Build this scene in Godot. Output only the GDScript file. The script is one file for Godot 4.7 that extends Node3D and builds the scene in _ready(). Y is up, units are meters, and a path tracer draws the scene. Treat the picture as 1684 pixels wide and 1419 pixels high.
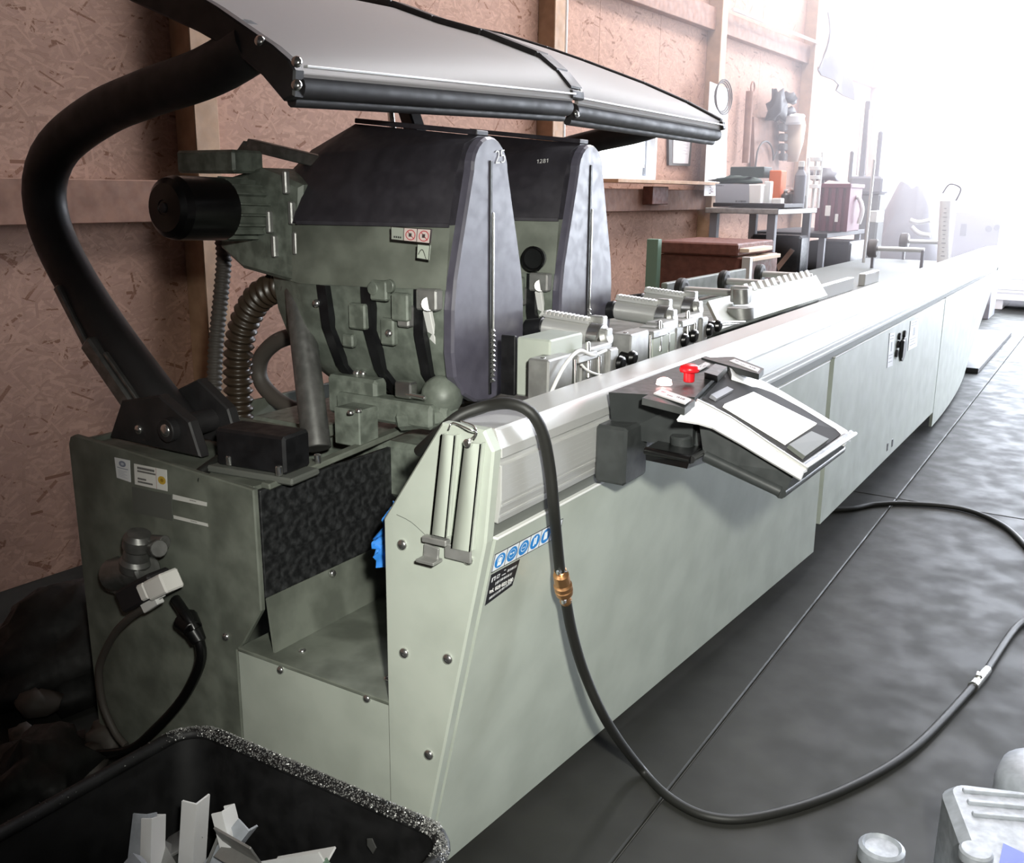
extends Node3D
# A long profile cutting saw in a workshop. Metres, y up; the machine runs along +x, its operator side faces +z.

var M := {}
var rng := RandomNumberGenerator.new()
var used := {}

func _ready() -> void:
	rng.seed = 7
	setup_view()
	materials()
	setting()
	machine_bed()
	end_cabinet()
	saw_units()
	hood()
	clamps()
	console()
	roller_table()
	hoses()
	near_things()
	background()

func setup_view() -> void:
	var cam := Camera3D.new()
	cam.name = "camera"
	cam.transform = Transform3D(Basis(Vector3(0.5302048, 0.01075607, 0.84780138), Vector3(0.19945014, 0.97027763, -0.13704365), Vector3(-0.82407676, 0.24175531, 0.51230056)), Vector3(0, 1.45, 0))
	cam.fov = 48.226
	cam.near = 0.05
	cam.far = 200.0
	add_child(cam)
	cam.current = true
	var we := WorldEnvironment.new()
	we.name = "world_environment"
	var e := Environment.new()
	e.background_mode = Environment.BG_SKY
	var sky := Sky.new()
	var sm := ProceduralSkyMaterial.new()
	sm.sky_top_color = Color(0.86, 0.91, 1.0)
	sm.sky_horizon_color = Color(0.97, 0.98, 1.0)
	sm.ground_horizon_color = Color(0.55, 0.55, 0.56)
	sm.ground_bottom_color = Color(0.45, 0.45, 0.45)
	sm.sky_energy_multiplier = 2.3
	sky.sky_material = sm
	e.sky = sky
	e.tonemap_mode = Environment.TONE_MAPPER_LINEAR
	e.tonemap_exposure = 1.2
	e.sdfgi_enabled = true
	e.ssao_enabled = true
	e.ssil_enabled = true
	e.volumetric_fog_enabled = true
	e.volumetric_fog_density = 0.0
	e.volumetric_fog_albedo = Color(0.97, 0.96, 1.0)
	e.volumetric_fog_anisotropy = 0.55
	we.environment = e
	add_child(we)
	# daylight that comes in through the open gate at the far end
	var a := AreaLight3D.new()
	a.name = "gate_daylight"
	a.area_size = Vector2(9.2, 5.0)
	a.light_color = Color(0.93, 0.96, 1.0)
	a.light_energy = 5.0
	a.area_normalize_energy = false
	a.shadow_enabled = true
	add_child(a)
	a.look_at_from_position(Vector3(13.75, 2.75, 1.78), Vector3(0, 2.2, 1.78))
	# the lamp held beside the photographer
	var l := SpotLight3D.new()
	l.name = "hand_lamp_light"
	l.light_color = Color(1.0, 1.0, 0.965)
	l.light_energy = 8.0
	l.light_size = 0.05
	l.spot_angle = 36.0
	l.spot_angle_attenuation = 1.0
	l.spot_range = 40.0
	l.spot_attenuation = 2.0
	l.shadow_enabled = true
	add_child(l)
	l.look_at_from_position(Vector3(-0.08, 1.72, 0.26), Vector3(2.623, 0.407, -1))
	# daylight from the skylight in the roof
	var b := AreaLight3D.new()
	b.name = "skylight_daylight"
	b.area_size = Vector2(8.0, 1.2)
	b.light_color = Color(1.0, 0.98, 0.97)
	b.light_energy = 6.0
	b.area_normalize_energy = false
	b.shadow_enabled = true
	add_child(b)
	b.look_at_from_position(Vector3(8.6, 5.55, -1.1), Vector3(8.6, 0.0, -1.1), Vector3(0, 0, 1))
	# hazy air near the gate, bright with daylight
	var f := FogVolume.new()
	f.name = "haze"
	f.shape = RenderingServer.FOG_VOLUME_SHAPE_ELLIPSOID
	f.size = Vector3(14.6, 5.6, 9.0)
	f.position = Vector3(11.6, 3.2, -0.8)
	var fm := FogMaterial.new()
	fm.density = 0.095
	fm.albedo = Color(0.98, 0.96, 0.98)
	f.material = fm
	f.set_meta("kind", "stuff")
	add_child(f)

# ------------------------------------------------------------------ helpers
func numbered(n: String) -> String:
	used[n] = used.get(n, 0) + 1
	return n if used[n] == 1 else "%s_%03d" % [n, used[n] - 1]

func thing(called: String, label: String, category: String, at := Vector3.ZERO, group := "") -> Node3D:
	var o := Node3D.new()
	o.name = numbered(called)
	add_child(o)
	o.position = at
	o.set_meta("label", label)
	o.set_meta("category", category)
	if group:
		o.set_meta("group", group)
	return o

func obj(called: String, s: SurfaceTool, m: Material, parent: Node3D = null, at := Vector3.ZERO) -> MeshInstance3D:
	var o := MeshInstance3D.new()
	s.generate_normals()
	o.mesh = s.commit()
	o.material_override = null
	o.mesh.surface_set_material(0, m)
	if parent:
		o.name = called
		parent.add_child(o, true)
		# meshes are written in world metres: bring them back to their thing's base
		var base := Vector3.ZERO
		var p: Node = parent
		while p is Node3D and p != self:
			base += (p as Node3D).position
			p = p.get_parent()
		o.position = at - base
	else:
		o.name = numbered(called)
		add_child(o)
		o.position = at
	return o

func pieces(called: String, s: SurfaceTool, m: Material, parent: Node3D) -> void:
	# like obj(), but every separate piece of the shape becomes a part of its own
	s.generate_normals()
	var a := s.commit_to_arrays()
	var v: PackedVector3Array = a[Mesh.ARRAY_VERTEX]
	var nrm: PackedVector3Array = a[Mesh.ARRAY_NORMAL]
	var idx := PackedInt32Array()
	if a[Mesh.ARRAY_INDEX] != null:
		idx = a[Mesh.ARRAY_INDEX]
	else:
		idx = PackedInt32Array(range(v.size()))
	var first := {}
	var up := PackedInt32Array(range(v.size()))
	var root := func(i: int) -> int:
		while up[i] != i:
			i = up[i]
		return i
	for i in v.size():
		var key := v[i].snapped(Vector3.ONE * 1e-5)
		if first.has(key):
			up[i] = first[key]
		else:
			first[key] = i
	for k in range(0, idx.size(), 3):
		var r0: int = root.call(idx[k])
		for e in 2:
			var r1: int = root.call(idx[k + 1 + e])
			if r1 != r0:
				up[maxi(r0, r1)] = mini(r0, r1)
				r0 = mini(r0, r1)
	var group := {}
	for k in range(0, idx.size(), 3):
		var g: int = root.call(idx[k])
		if not group.has(g):
			group[g] = [PackedVector3Array(), PackedVector3Array()]
		for e in 3:
			group[g][0].append(v[idx[k + e]])
			group[g][1].append(nrm[idx[k + e]])
	var base := Vector3.ZERO
	var p: Node = parent
	while p is Node3D and p != self:
		base += (p as Node3D).position
		p = p.get_parent()
	for g in group:
		var arrays := []
		arrays.resize(Mesh.ARRAY_MAX)
		arrays[Mesh.ARRAY_VERTEX] = group[g][0]
		arrays[Mesh.ARRAY_NORMAL] = group[g][1]
		var o := MeshInstance3D.new()
		var am := ArrayMesh.new()
		am.add_surface_from_arrays(Mesh.PRIMITIVE_TRIANGLES, arrays)
		am.surface_set_material(0, m)
		o.mesh = am
		o.name = called
		o.position = -base
		parent.add_child(o, true)

func tag(o: Node, label: String, category: String, group := "", kind := "") -> void:
	o.set_meta("label", label)
	o.set_meta("category", category)
	if group:
		o.set_meta("group", group)
	if kind:
		o.set_meta("kind", kind)

func st() -> SurfaceTool:
	var s := SurfaceTool.new()
	s.begin(Mesh.PRIMITIVE_TRIANGLES)
	s.set_smooth_group(-1)
	return s

func tri(s: SurfaceTool, a: Vector3, b: Vector3, c: Vector3, out: Vector3) -> void:
	if (b - a).cross(c - a).dot(out) < 0.0:
		var t := b
		b = c
		c = t
	for p in [a, c, b]:
		s.add_vertex(p)

func quad(s: SurfaceTool, a: Vector3, b: Vector3, c: Vector3, d: Vector3, out: Vector3) -> void:
	if (c - a).cross(d - b).dot(out) < 0.0:
		var t := b
		b = d
		d = t
	for p in [a, c, b, a, d, c]:
		s.add_vertex(p)

func inset(poly: PackedVector2Array, by: float) -> PackedVector2Array:
	# moves each edge of a counter-clockwise polygon inwards
	var out := PackedVector2Array()
	var n := poly.size()
	for i in n:
		var a := (poly[i] - poly[(i + n - 1) % n]).normalized()
		var b := (poly[(i + 1) % n] - poly[i]).normalized()
		var na := Vector2(-a.y, a.x)
		var nb := Vector2(-b.y, b.x)
		var k := maxf(1.0 + na.dot(nb), 0.35)
		out.append(poly[i] + (na + nb) * (by / k))
	return out

func prism(s: SurfaceTool, t: Transform3D, poly: PackedVector2Array, depth: float, bevel := 0.003, smooth := false) -> void:
	# a polygon in the local xy plane, extruded along local z from 0 to depth, both rims chamfered
	var p := poly
	if Geometry2D.is_polygon_clockwise(p):
		p.reverse()
	var small := inset(p, bevel)
	var rings := [[small, 0.0], [p, bevel], [p, depth - bevel], [small, depth]]
	if bevel <= 0.0:
		rings = [[p, 0.0], [p, depth]]
	var n := p.size()
	for r in rings.size() - 1:
		for i in n:
			var j := (i + 1) % n
			var a: Vector2 = rings[r][0][i]
			var b: Vector2 = rings[r][0][j]
			var c: Vector2 = rings[r + 1][0][j]
			var d: Vector2 = rings[r + 1][0][i]
			var e := p[j] - p[i]
			s.set_smooth_group(1 if smooth and (r == 1 or rings.size() == 2) else -1)
			quad(s, t * Vector3(a.x, a.y, rings[r][1]), t * Vector3(b.x, b.y, rings[r][1]), t * Vector3(c.x, c.y, rings[r + 1][1]), t * Vector3(d.x, d.y, rings[r + 1][1]), t.basis * Vector3(e.y, -e.x, 0))
	s.set_smooth_group(-1)
	var idx := Geometry2D.triangulate_polygon(small if bevel > 0.0 else p)
	var cap: PackedVector2Array = rings[0][0]
	for k in range(0, idx.size(), 3):
		for z in [0.0, depth]:
			tri(s, t * Vector3(cap[idx[k]].x, cap[idx[k]].y, z), t * Vector3(cap[idx[k + 1]].x, cap[idx[k + 1]].y, z), t * Vector3(cap[idx[k + 2]].x, cap[idx[k + 2]].y, z), t.basis * Vector3(0, 0, -1.0 if z == 0.0 else 1.0))

func box(s: SurfaceTool, c: Vector3, size: Vector3, bevel := 0.003, basis := Basis.IDENTITY) -> void:
	var h := size / 2.0
	var b := minf(bevel, minf(h.x, minf(h.y, h.z)) * 0.6)
	var poly := PackedVector2Array([Vector2(-h.x + b, -h.y), Vector2(h.x - b, -h.y), Vector2(h.x, -h.y + b), Vector2(h.x, h.y - b), Vector2(h.x - b, h.y), Vector2(-h.x + b, h.y), Vector2(-h.x, h.y - b), Vector2(-h.x, -h.y + b)])
	if b <= 0.0:
		poly = PackedVector2Array([Vector2(-h.x, -h.y), Vector2(h.x, -h.y), Vector2(h.x, h.y), Vector2(-h.x, h.y)])
	prism(s, Transform3D(basis, c - basis * Vector3(0, 0, h.z)), poly, size.z, b)

func box2(s: SurfaceTool, lo: Vector3, hi: Vector3, bevel := 0.003) -> void:
	box(s, (lo + hi) / 2.0, (hi - lo).abs(), bevel)

func bar(s: SurfaceTool, a: Vector3, b: Vector3, w: float, h: float, up := Vector3.UP, bevel := 0.002) -> void:
	# a rectangular bar from a to b, w wide and h high
	var z := (b - a).normalized()
	var x := up.cross(z).normalized()
	box(s, (a + b) / 2.0, Vector3(w, h, a.distance_to(b)), bevel, Basis(x, z.cross(x), z))

func axes(dir: Vector3) -> Basis:
	var y := dir.normalized()
	var x := y.cross(Vector3.UP if absf(y.y) < 0.9 else Vector3.RIGHT).normalized()
	return Basis(x, y, x.cross(y))

func lathe(s: SurfaceTool, at: Vector3, dir: Vector3, profile: Array, n := 20, sharp := true) -> void:
	# profile: Vector2(radius, height along dir); the rings between two profile points are smooth round the axis
	var b := axes(dir)
	var mid := 0.0
	for p in profile:
		mid += p.y / profile.size()
	for r in profile.size() - 1:
		s.set_smooth_group(r + 1 if sharp else 1)
		var p: Vector2 = profile[r]
		var q: Vector2 = profile[r + 1]
		var e := q - p
		for i in n:
			var u := TAU * i / n
			var v := TAU * (i + 1) / n
			var du := b.x * cos(u) + b.z * sin(u)
			var dv := b.x * cos(v) + b.z * sin(v)
			var out := (du + dv) * e.y - b.y * e.x * 2.0
			if e.length() < 1e-6:
				continue
			if p.x < 1e-5:
				tri(s, at + b.y * p.y, at + b.y * q.y + du * q.x, at + b.y * q.y + dv * q.x, out)
			elif q.x < 1e-5:
				tri(s, at + b.y * q.y, at + b.y * p.y + du * p.x, at + b.y * p.y + dv * p.x, out)
			else:
				quad(s, at + b.y * p.y + du * p.x, at + b.y * p.y + dv * p.x, at + b.y * q.y + dv * q.x, at + b.y * q.y + du * q.x, out)
	s.set_smooth_group(-1)

func cyl(s: SurfaceTool, a: Vector3, b: Vector3, r0: float, r1 := -1.0, n := 20, bevel := 0.002) -> void:
	if r1 < 0.0:
		r1 = r0
	var h := a.distance_to(b)
	var k := minf(bevel, minf(r0, h) * 0.4)
	lathe(s, a, b - a, [Vector2(0, 0), Vector2(maxf(r0 - k, 0.0001), 0), Vector2(r0, k), Vector2(r1, h - k), Vector2(maxf(r1 - k, 0.0001), h), Vector2(0, h)], n)

func ball(s: SurfaceTool, c: Vector3, r: float, n := 12) -> void:
	var pr := []
	for i in n / 2 + 1:
		var t := PI * i / (n / 2)
		pr.append(Vector2(maxf(sin(t), 0.0) * r if i > 0 and i < n / 2 else 0.0, -cos(t) * r))
	lathe(s, c, Vector3.UP, pr, n, false)

func spline(pts: Array, step: float) -> Array:
	# Catmull-Rom through the points, about step metres between samples
	var out := []
	for i in pts.size() - 1:
		var p0: Vector3 = pts[maxi(i - 1, 0)]
		var p1: Vector3 = pts[i]
		var p2: Vector3 = pts[i + 1]
		var p3: Vector3 = pts[mini(i + 2, pts.size() - 1)]
		var k := maxi(int(p1.distance_to(p2) / step), 1)
		for j in k:
			out.append(p1.cubic_interpolate(p2, p0, p3, float(j) / k))
	out.append(pts[-1])
	return out

func tube(s: SurfaceTool, pts: Array, r: float, n := 10, rib := 0.0, pitch := 0.02) -> void:
	# a round tube along the points; with rib, its radius swells and shrinks once every pitch
	var frames := []
	var side := Vector3.ZERO
	var run := 0.0
	for i in pts.size():
		var t: Vector3 = (pts[mini(i + 1, pts.size() - 1)] - pts[maxi(i - 1, 0)]).normalized()
		if i == 0:
			side = t.cross(Vector3.UP if absf(t.y) < 0.9 else Vector3.RIGHT).normalized()
		else:
			side = (side - t * side.dot(t)).normalized()
			run += pts[i].distance_to(pts[i - 1])
		var rr := r + (rib * cos(TAU * run / pitch) if rib > 0.0 else 0.0)
		frames.append([pts[i], side * rr, t.cross(side) * rr])
	s.set_smooth_group(1)
	for i in frames.size() - 1:
		for k in n:
			var u := TAU * k / n
			var v := TAU * (k + 1) / n
			var du := cos(u)
			var su := sin(u)
			var f: Array = frames[i]
			var g: Array = frames[i + 1]
			quad(s, f[0] + f[1] * du + f[2] * su, f[0] + f[1] * cos(v) + f[2] * sin(v), g[0] + g[1] * cos(v) + g[2] * sin(v), g[0] + g[1] * du + g[2] * su, f[1] * (du + cos(v)) + f[2] * (su + sin(v)))
	s.set_smooth_group(-1)
	for e in [0, frames.size() - 1]:
		var f: Array = frames[e]
		var out: Vector3 = (pts[0] - pts[1]) if e == 0 else (pts[-1] - pts[-2])
		for k in n:
			var u := TAU * k / n
			var v := TAU * (k + 1) / n
			tri(s, f[0], f[0] + f[1] * cos(u) + f[2] * sin(u), f[0] + f[1] * cos(v) + f[2] * sin(v), out)

func strip(s: SurfaceTool, a: Array, b: Array, inside: Vector3, smooth := true) -> void:
	# skin between two lines of points, facing away from the point inside
	s.set_smooth_group(1 if smooth else -1)
	for i in a.size() - 1:
		var mid: Vector3 = (a[i] + a[i + 1] + b[i] + b[i + 1]) / 4.0
		quad(s, a[i], a[i + 1], b[i + 1], b[i], mid - inside)
	s.set_smooth_group(-1)

func slab(s: SurfaceTool, grid: Array, thick: Vector3) -> void:
	# a bent sheet: rows of points, given thickness along thick (the visible side is the one away from it)
	var h: int = grid.size()
	var w: int = grid[0].size()
	for side in 2:
		var off := thick * side
		s.set_smooth_group(2 + side)
		for i in h - 1:
			for j in w - 1:
				quad(s, grid[i][j] + off, grid[i][j + 1] + off, grid[i + 1][j + 1] + off, grid[i + 1][j] + off, thick * (side * 2.0 - 1.0))
	s.set_smooth_group(-1)
	var mid: Vector3 = grid[h / 2][w / 2]
	for i in h - 1:
		for j in [0, w - 1]:
			quad(s, grid[i][j], grid[i + 1][j], grid[i + 1][j] + thick, grid[i][j] + thick, (grid[i][j] - grid[i][w / 2]))
	for j in w - 1:
		for i in [0, h - 1]:
			quad(s, grid[i][j], grid[i][j + 1], grid[i][j + 1] + thick, grid[i][j] + thick, (grid[i][j] - grid[h / 2][j]))

func print_plate(a: Vector3, b: Vector3, c: Vector3, d: Vector3, back: Vector3) -> SurfaceTool:
	# a thin printed label: corners top left, top right, bottom right, bottom left of the print; back points into what it sticks on
	var s := st()
	s.set_uv(Vector2(0.5, 0.5))
	for p in [[a, b], [b, c], [c, d], [d, a]]:
		quad(s, p[0], p[1], p[1] + back, p[0] + back, (p[0] + p[1]) / 2.0 - (a + c) / 2.0)
	var t := [[a, Vector2(0, 0)], [b, Vector2(1, 0)], [c, Vector2(1, 1)], [d, Vector2(0, 1)]]
	var order := [0, 1, 2, 0, 2, 3]
	if (b - a).cross(c - a).dot(back) < 0.0:
		order = [0, 2, 1, 0, 3, 2]
	for k in order:
		s.set_uv(t[k][1])
		s.add_vertex(t[k][0])
	return s

func screw(parent: Node3D, at: Vector3, dir: Vector3, r := 0.011) -> void:
	var s := st()
	lathe(s, at, dir, [Vector2(r, -0.002), Vector2(r, 0.002), Vector2(r * 0.85, 0.005), Vector2(r * 0.45, 0.007), Vector2(0, 0.0075)], 12, false)
	obj("screw", s, M.bright, parent)

# ------------------------------------------------------------------ materials
func noise_tex(freq: float, a: Color, b: Color, size := 256, oct := 4, seed_ := 1, mid := 0.5) -> NoiseTexture2D:
	var n := FastNoiseLite.new()
	n.seed = seed_
	n.frequency = freq
	n.fractal_octaves = oct
	var t := NoiseTexture2D.new()
	t.width = size
	t.height = size
	t.seamless = true
	t.noise = n
	var g := Gradient.new()
	g.set_color(0, a)
	g.set_color(1, b)
	g.set_offset(0, mid - 0.3)
	g.set_offset(1, mid + 0.3)
	t.color_ramp = g
	return t

func mat(c: Color, rough := 0.6, metal := 0.0) -> StandardMaterial3D:
	var m := StandardMaterial3D.new()
	m.albedo_color = c
	m.roughness = rough
	m.metallic = metal
	return m

func worn(c: Color, rough: float, metal: float, amount: float, scale: float, seed_: int) -> StandardMaterial3D:
	# a colour broken up by stains of two sizes
	var m := mat(Color.WHITE, rough, metal)
	m.albedo_texture = noise_tex(0.012, c.darkened(amount * 0.55), c.lightened(amount * 0.2), 256, 5, seed_)
	m.uv1_triplanar = true
	m.uv1_scale = Vector3.ONE * scale
	m.roughness_texture = noise_tex(0.02, Color(0.75, 0.75, 0.75), Color(1, 1, 1), 256, 4, seed_ + 50)
	m.roughness_texture_channel = BaseMaterial3D.TEXTURE_CHANNEL_RED
	return m

func osb() -> StandardMaterial3D:
	var n := 640
	var im := Image.create(n, n, false, Image.FORMAT_RGB8)
	im.fill(Color(0.67, 0.525, 0.455))
	var r := RandomNumberGenerator.new()
	r.seed = 11
	for k in 3400:
		var x := r.randf() * n
		var y := r.randf() * n
		var ang := r.randfn(0.0, 0.7)
		var len := r.randf_range(14, 62)
		var wid := r.randf_range(2.5, 9)
		var t := r.randf()
		var c := Color(0.63, 0.49, 0.42).lerp(Color(0.74, 0.59, 0.51), t)
		if r.randf() < 0.05:
			c = Color(0.50, 0.345, 0.26)
		var d := Vector2(cos(ang), sin(ang))
		for i in int(len):
			for j in int(wid):
				var p := Vector2(x, y) + d * i + Vector2(-d.y, d.x) * j
				im.set_pixel(posmod(int(p.x), n), posmod(int(p.y), n), c.lightened(0.05 * sin(j * 2.1 + k)))
	var m := mat(Color.WHITE, 0.8)
	m.albedo_texture = ImageTexture.create_from_image(im)
	m.uv1_triplanar = true
	m.uv1_world_triplanar = true
	m.uv1_scale = Vector3.ONE / 1.15
	return m

func materials() -> void:
	M.paint = worn(Color(0.69, 0.715, 0.675), 0.5, 0.0, 0.10, 1.3, 3)
	M.paint_dirty = worn(Color(0.43, 0.45, 0.41), 0.6, 0.0, 0.30, 2.2, 4)
	M.cast = worn(Color(0.46, 0.49, 0.45), 0.55, 0.1, 0.35, 6.0, 5)
	M.face = mat(Color(0.24, 0.235, 0.24), 0.75)
	M.face.metallic_specular = 0.25
	M.trim = mat(Color(0.36, 0.37, 0.35), 0.6)
	M.alu = mat(Color(0.82, 0.82, 0.81), 0.32, 0.5)
	M.alu_dull = worn(Color(0.66, 0.66, 0.65), 0.5, 0.6, 0.2, 5.0, 6)
	M.bright = mat(Color(0.85, 0.85, 0.84), 0.22, 0.95)
	M.steel = worn(Color(0.50, 0.50, 0.49), 0.45, 0.7, 0.25, 8.0, 7)
	M.black = worn(Color(0.075, 0.075, 0.085), 0.5, 0.0, 0.2, 5.0, 8)
	M.black_shiny = mat(Color(0.05, 0.05, 0.052), 0.28)
	M.rubber = mat(Color(0.11, 0.11, 0.10), 0.55)
	M.guard = worn(Color(0.185, 0.175, 0.20), 0.55, 0.0, 0.2, 5.0, 9)
	M.nose = worn(Color(0.34, 0.33, 0.38), 0.42, 0.0, 0.14, 4.0, 10)
	M.hood = mat(Color(0.60, 0.585, 0.575), 0.55, 0.0)
	M.hood_dark = worn(Color(0.16, 0.155, 0.16), 0.6, 0.0, 0.15, 3.0, 12)
	M.lining = worn(Color(0.15, 0.155, 0.16), 0.5, 0.1, 0.5, 11.0, 13)
	M.hose_brown = mat(Color(0.23, 0.19, 0.15), 0.35)
	M.hose_grey = mat(Color(0.30, 0.28, 0.26), 0.6)
	M.osb = osb()
	M.timber = worn(Color(0.72, 0.58, 0.46), 0.75, 0.0, 0.15, 3.0, 14)
	M.purlin = worn(Color(0.58, 0.42, 0.34), 0.8, 0.0, 0.2, 3.0, 15)
	M.floor = worn(Color(0.205, 0.205, 0.195), 0.62, 0.0, 0.12, 0.9, 16)
	M.floor.metallic_specular = 0.22
	M.joint = mat(Color(0.36, 0.35, 0.33), 0.8)
	M.sheet = mat(Color(0.33, 0.31, 0.30), 0.8)
	M.white = mat(Color(0.88, 0.88, 0.87), 0.5)
	M.paper = mat(Color(0.93, 0.92, 0.90), 0.8)
	M.brass = mat(Color(0.80, 0.60, 0.42), 0.3, 0.9)
	M.blue_rag = mat(Color(0.16, 0.48, 0.80), 0.7)
	M.plastic_dark = worn(Color(0.20, 0.21, 0.21), 0.45, 0.0, 0.12, 6.0, 17)
	M.silver = mat(Color(0.90, 0.90, 0.90), 0.35, 0.1)
	M.red = mat(Color(0.80, 0.10, 0.14), 0.35)
	M.screen = mat(Color(0.9, 0.9, 0.88), 0.25)
	M.screen.emission_enabled = true
	M.screen.emission = Color(1, 1, 0.97)
	M.screen.emission_energy_multiplier = 0.9
	M.lamp = mat(Color(1, 0.95, 0.93), 0.3)
	M.lamp.emission_enabled = true
	M.lamp.emission = Color(1.0, 0.82, 0.80)
	M.lamp.emission_energy_multiplier = 6.0
	M.glass = mat(Color(0.9, 0.95, 1.0, 0.08), 0.05)
	M.glass.transparency = BaseMaterial3D.TRANSPARENCY_ALPHA
	M.bin = worn(Color(0.03, 0.03, 0.035), 0.65, 0.0, 0.3, 4.0, 18)
	M.wood = worn(Color(0.40, 0.22, 0.17), 0.7, 0.0, 0.2, 4.0, 19)
	M.crate = mat(Color(0.40, 0.16, 0.24), 0.6)
	M.green = mat(Color(0.42, 0.52, 0.45), 0.6)
	M.dark_green = mat(Color(0.12, 0.20, 0.17), 0.6)
	M.orange = mat(Color(0.85, 0.40, 0.14), 0.6)
	M.grey = mat(Color(0.48, 0.48, 0.50), 0.6)
	M.dark = mat(Color(0.14, 0.13, 0.14), 0.6)
	M.beige = mat(Color(0.86, 0.77, 0.68), 0.7)
	M.blue = mat(Color(0.20, 0.30, 0.75), 0.45)
	M.dusty = worn(Color(0.66, 0.68, 0.71), 0.55, 0.0, 0.25, 9.0, 20)
	M.sack = worn(Color(0.075, 0.075, 0.07), 0.7, 0.0, 0.4, 6.0, 21)
	M.yellow = mat(Color(0.85, 0.68, 0.20), 0.6)

# ------------------------------------------------------------------ the hall
func wall_z(x: float) -> float:
	return -3.40 + 0.0394 * x

func setting() -> void:
	# floor: concrete slabs, the joints between them 6 mm wide
	var fl := Node3D.new()
	fl.name = "floor"
	add_child(fl)
	fl.set_meta("kind", "structure")
	fl.set_meta("label", "smooth dark grey concrete floor with straight slab joints")
	var s := st()
	box2(s, Vector3(-6, -0.3, -4.5), Vector3(24, -0.012, 7), 0.0)
	obj("screed", s, M.joint, fl)
	var xs := [-6.0, 0.0, 4.86, 9.7, 14.6, 19.5, 24.0]
	var zs := [-4.5, -0.781, 3.1, 7.0]
	for i in 6:
		for j in 3:
			s = st()
			box2(s, Vector3(xs[i] + 0.003, -0.06, zs[j] + 0.003), Vector3(xs[i + 1] - 0.003, 0, zs[j + 1] - 0.003), 0.004)
			obj("slab", s, M.floor, fl)
	# boarded side wall, with timber posts and rails
	var wall := Node3D.new()
	wall.name = "wall_left"
	add_child(wall)
	wall.set_meta("kind", "structure")
	wall.set_meta("label", "side wall of brown strand boards between timber posts")
	var dir := Vector3(1, 0, 0.0394).normalized()
	var wb := Basis(dir, Vector3.UP, dir.cross(Vector3.UP))
	var edges := [-6.0, -3.4, -1.1, 0.2, 1.45, 2.75, 4.1, 5.42, 6.13, 7.04, 7.93, 9.1, 10.30, 11.6, 12.9, 13.9]
	var rows := [0.0, 1.395, 1.54, 1.90, 2.78, 4.1, 5.6]
	for i in edges.size() - 1:
		for j in rows.size() - 1:
			if i == 8 and j == 2:
				continue
			var lo_y: float = rows[j]
			var hi_y: float = rows[j + 1]
			if i != 8:
				if j == 1 or j == 2:
					continue
				if j == 3:
					lo_y = rows[1]
			var x0: float = edges[i] + 0.001
			var x1: float = edges[i + 1] - 0.001
			s = st()
			var c := Vector3((x0 + x1) / 2.0, (lo_y + hi_y) / 2.0, wall_z((x0 + x1) / 2.0)) + wb.z * -0.03
			box(s, c, Vector3(x1 - x0, hi_y - lo_y - 0.001, 0.06), 0.0008, wb)
			obj("osb_panel", s, M.osb, wall)
	for q in [[-6.2, 6.13, 0.0, 5.6], [7.04, 13.9, 0.0, 5.6], [6.13, 7.04, 0.0, 1.54], [6.13, 7.04, 1.90, 5.6]]:
		s = st()
		box(s, Vector3((q[0] + q[1]) / 2.0, (q[2] + q[3]) / 2.0, wall_z((q[0] + q[1]) / 2.0)) + wb.z * -0.085, Vector3(q[1] - q[0], q[3] - q[2], 0.04), 0.0, wb)
		obj("cladding", s, M.sheet, wall)
	for px in [-2.6, 0.07, 2.715, 5.375, 7.89, 10.26, 12.9]:
		s = st()
		box(s, Vector3(px + 0.06, 2.8, wall_z(px + 0.06)) + wb.z * 0.06, Vector3(0.12, 5.6, 0.12), 0.004, wb)
		obj("post", s, M.timber, wall)
	for r in [[1.397, 0.16, M.purlin], [2.805, 0.17, M.purlin]]:
		for k in 7:
			var a: float = [-6.0, -2.48, 0.19, 2.835, 5.495, 8.01, 10.38, 13.02][k]
			var b: float = [-2.6, 0.07, 2.715, 5.375, 7.89, 10.26, 12.9][k]
			s = st()
			box(s, Vector3((a + b) / 2, r[0], wall_z((a + b) / 2)) + wb.z * 0.035, Vector3(b - a, r[1], 0.07), 0.004, wb)
			obj("purlin", s, r[2], wall)
	s = st()
	tube(s, [Vector3(5.53, 0.4, wall_z(5.53) + 0.1), Vector3(5.53, 5.0, wall_z(5.53) + 0.1)], 0.012, 8)
	tube(s, [Vector3(8.06, 2.9, wall_z(8.06) + 0.13), Vector3(10.4, 2.92, wall_z(10.4) + 0.13), Vector3(10.45, 3.1, wall_z(10.45) + 0.13), Vector3(10.45, 5.0, wall_z(10.45) + 0.13)], 0.014, 8)
	pieces("conduit", s, M.white, wall)
	# the window in the side wall
	var win := Node3D.new()
	win.name = "window_1"
	add_child(win)
	win.set_meta("kind", "structure")
	win.set_meta("label", "small bright window with white frame in the boarded wall")
	s = st()
	var wl := 6.13
	var wr := 7.04
	for e in [[wl, wl + 0.035, 1.54, 1.90], [wr - 0.035, wr, 1.54, 1.90], [wl, wr, 1.54, 1.57], [wl, wr, 1.87, 1.90]]:
		box(s, Vector3((e[0] + e[1]) / 2, (e[2] + e[3]) / 2, wall_z((e[0] + e[1]) / 2)) - wb.z * 0.02, Vector3(e[1] - e[0], e[3] - e[2], 0.07), 0.003, wb)
	obj("window_frame", s, M.white, win)
	s = st()
	box(s, Vector3((wl + wr) / 2, 1.72, wall_z((wl + wr) / 2)) - wb.z * 0.03, Vector3(wr - wl - 0.06, 0.31, 0.006), 0.0, wb)
	obj("pane", s, M.glass, win)
	s = st()
	box(s, Vector3(6.95, 1.528, wall_z(6.95)) + wb.z * 0.13, Vector3(1.75, 0.025, 0.16), 0.003, wb)
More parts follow.
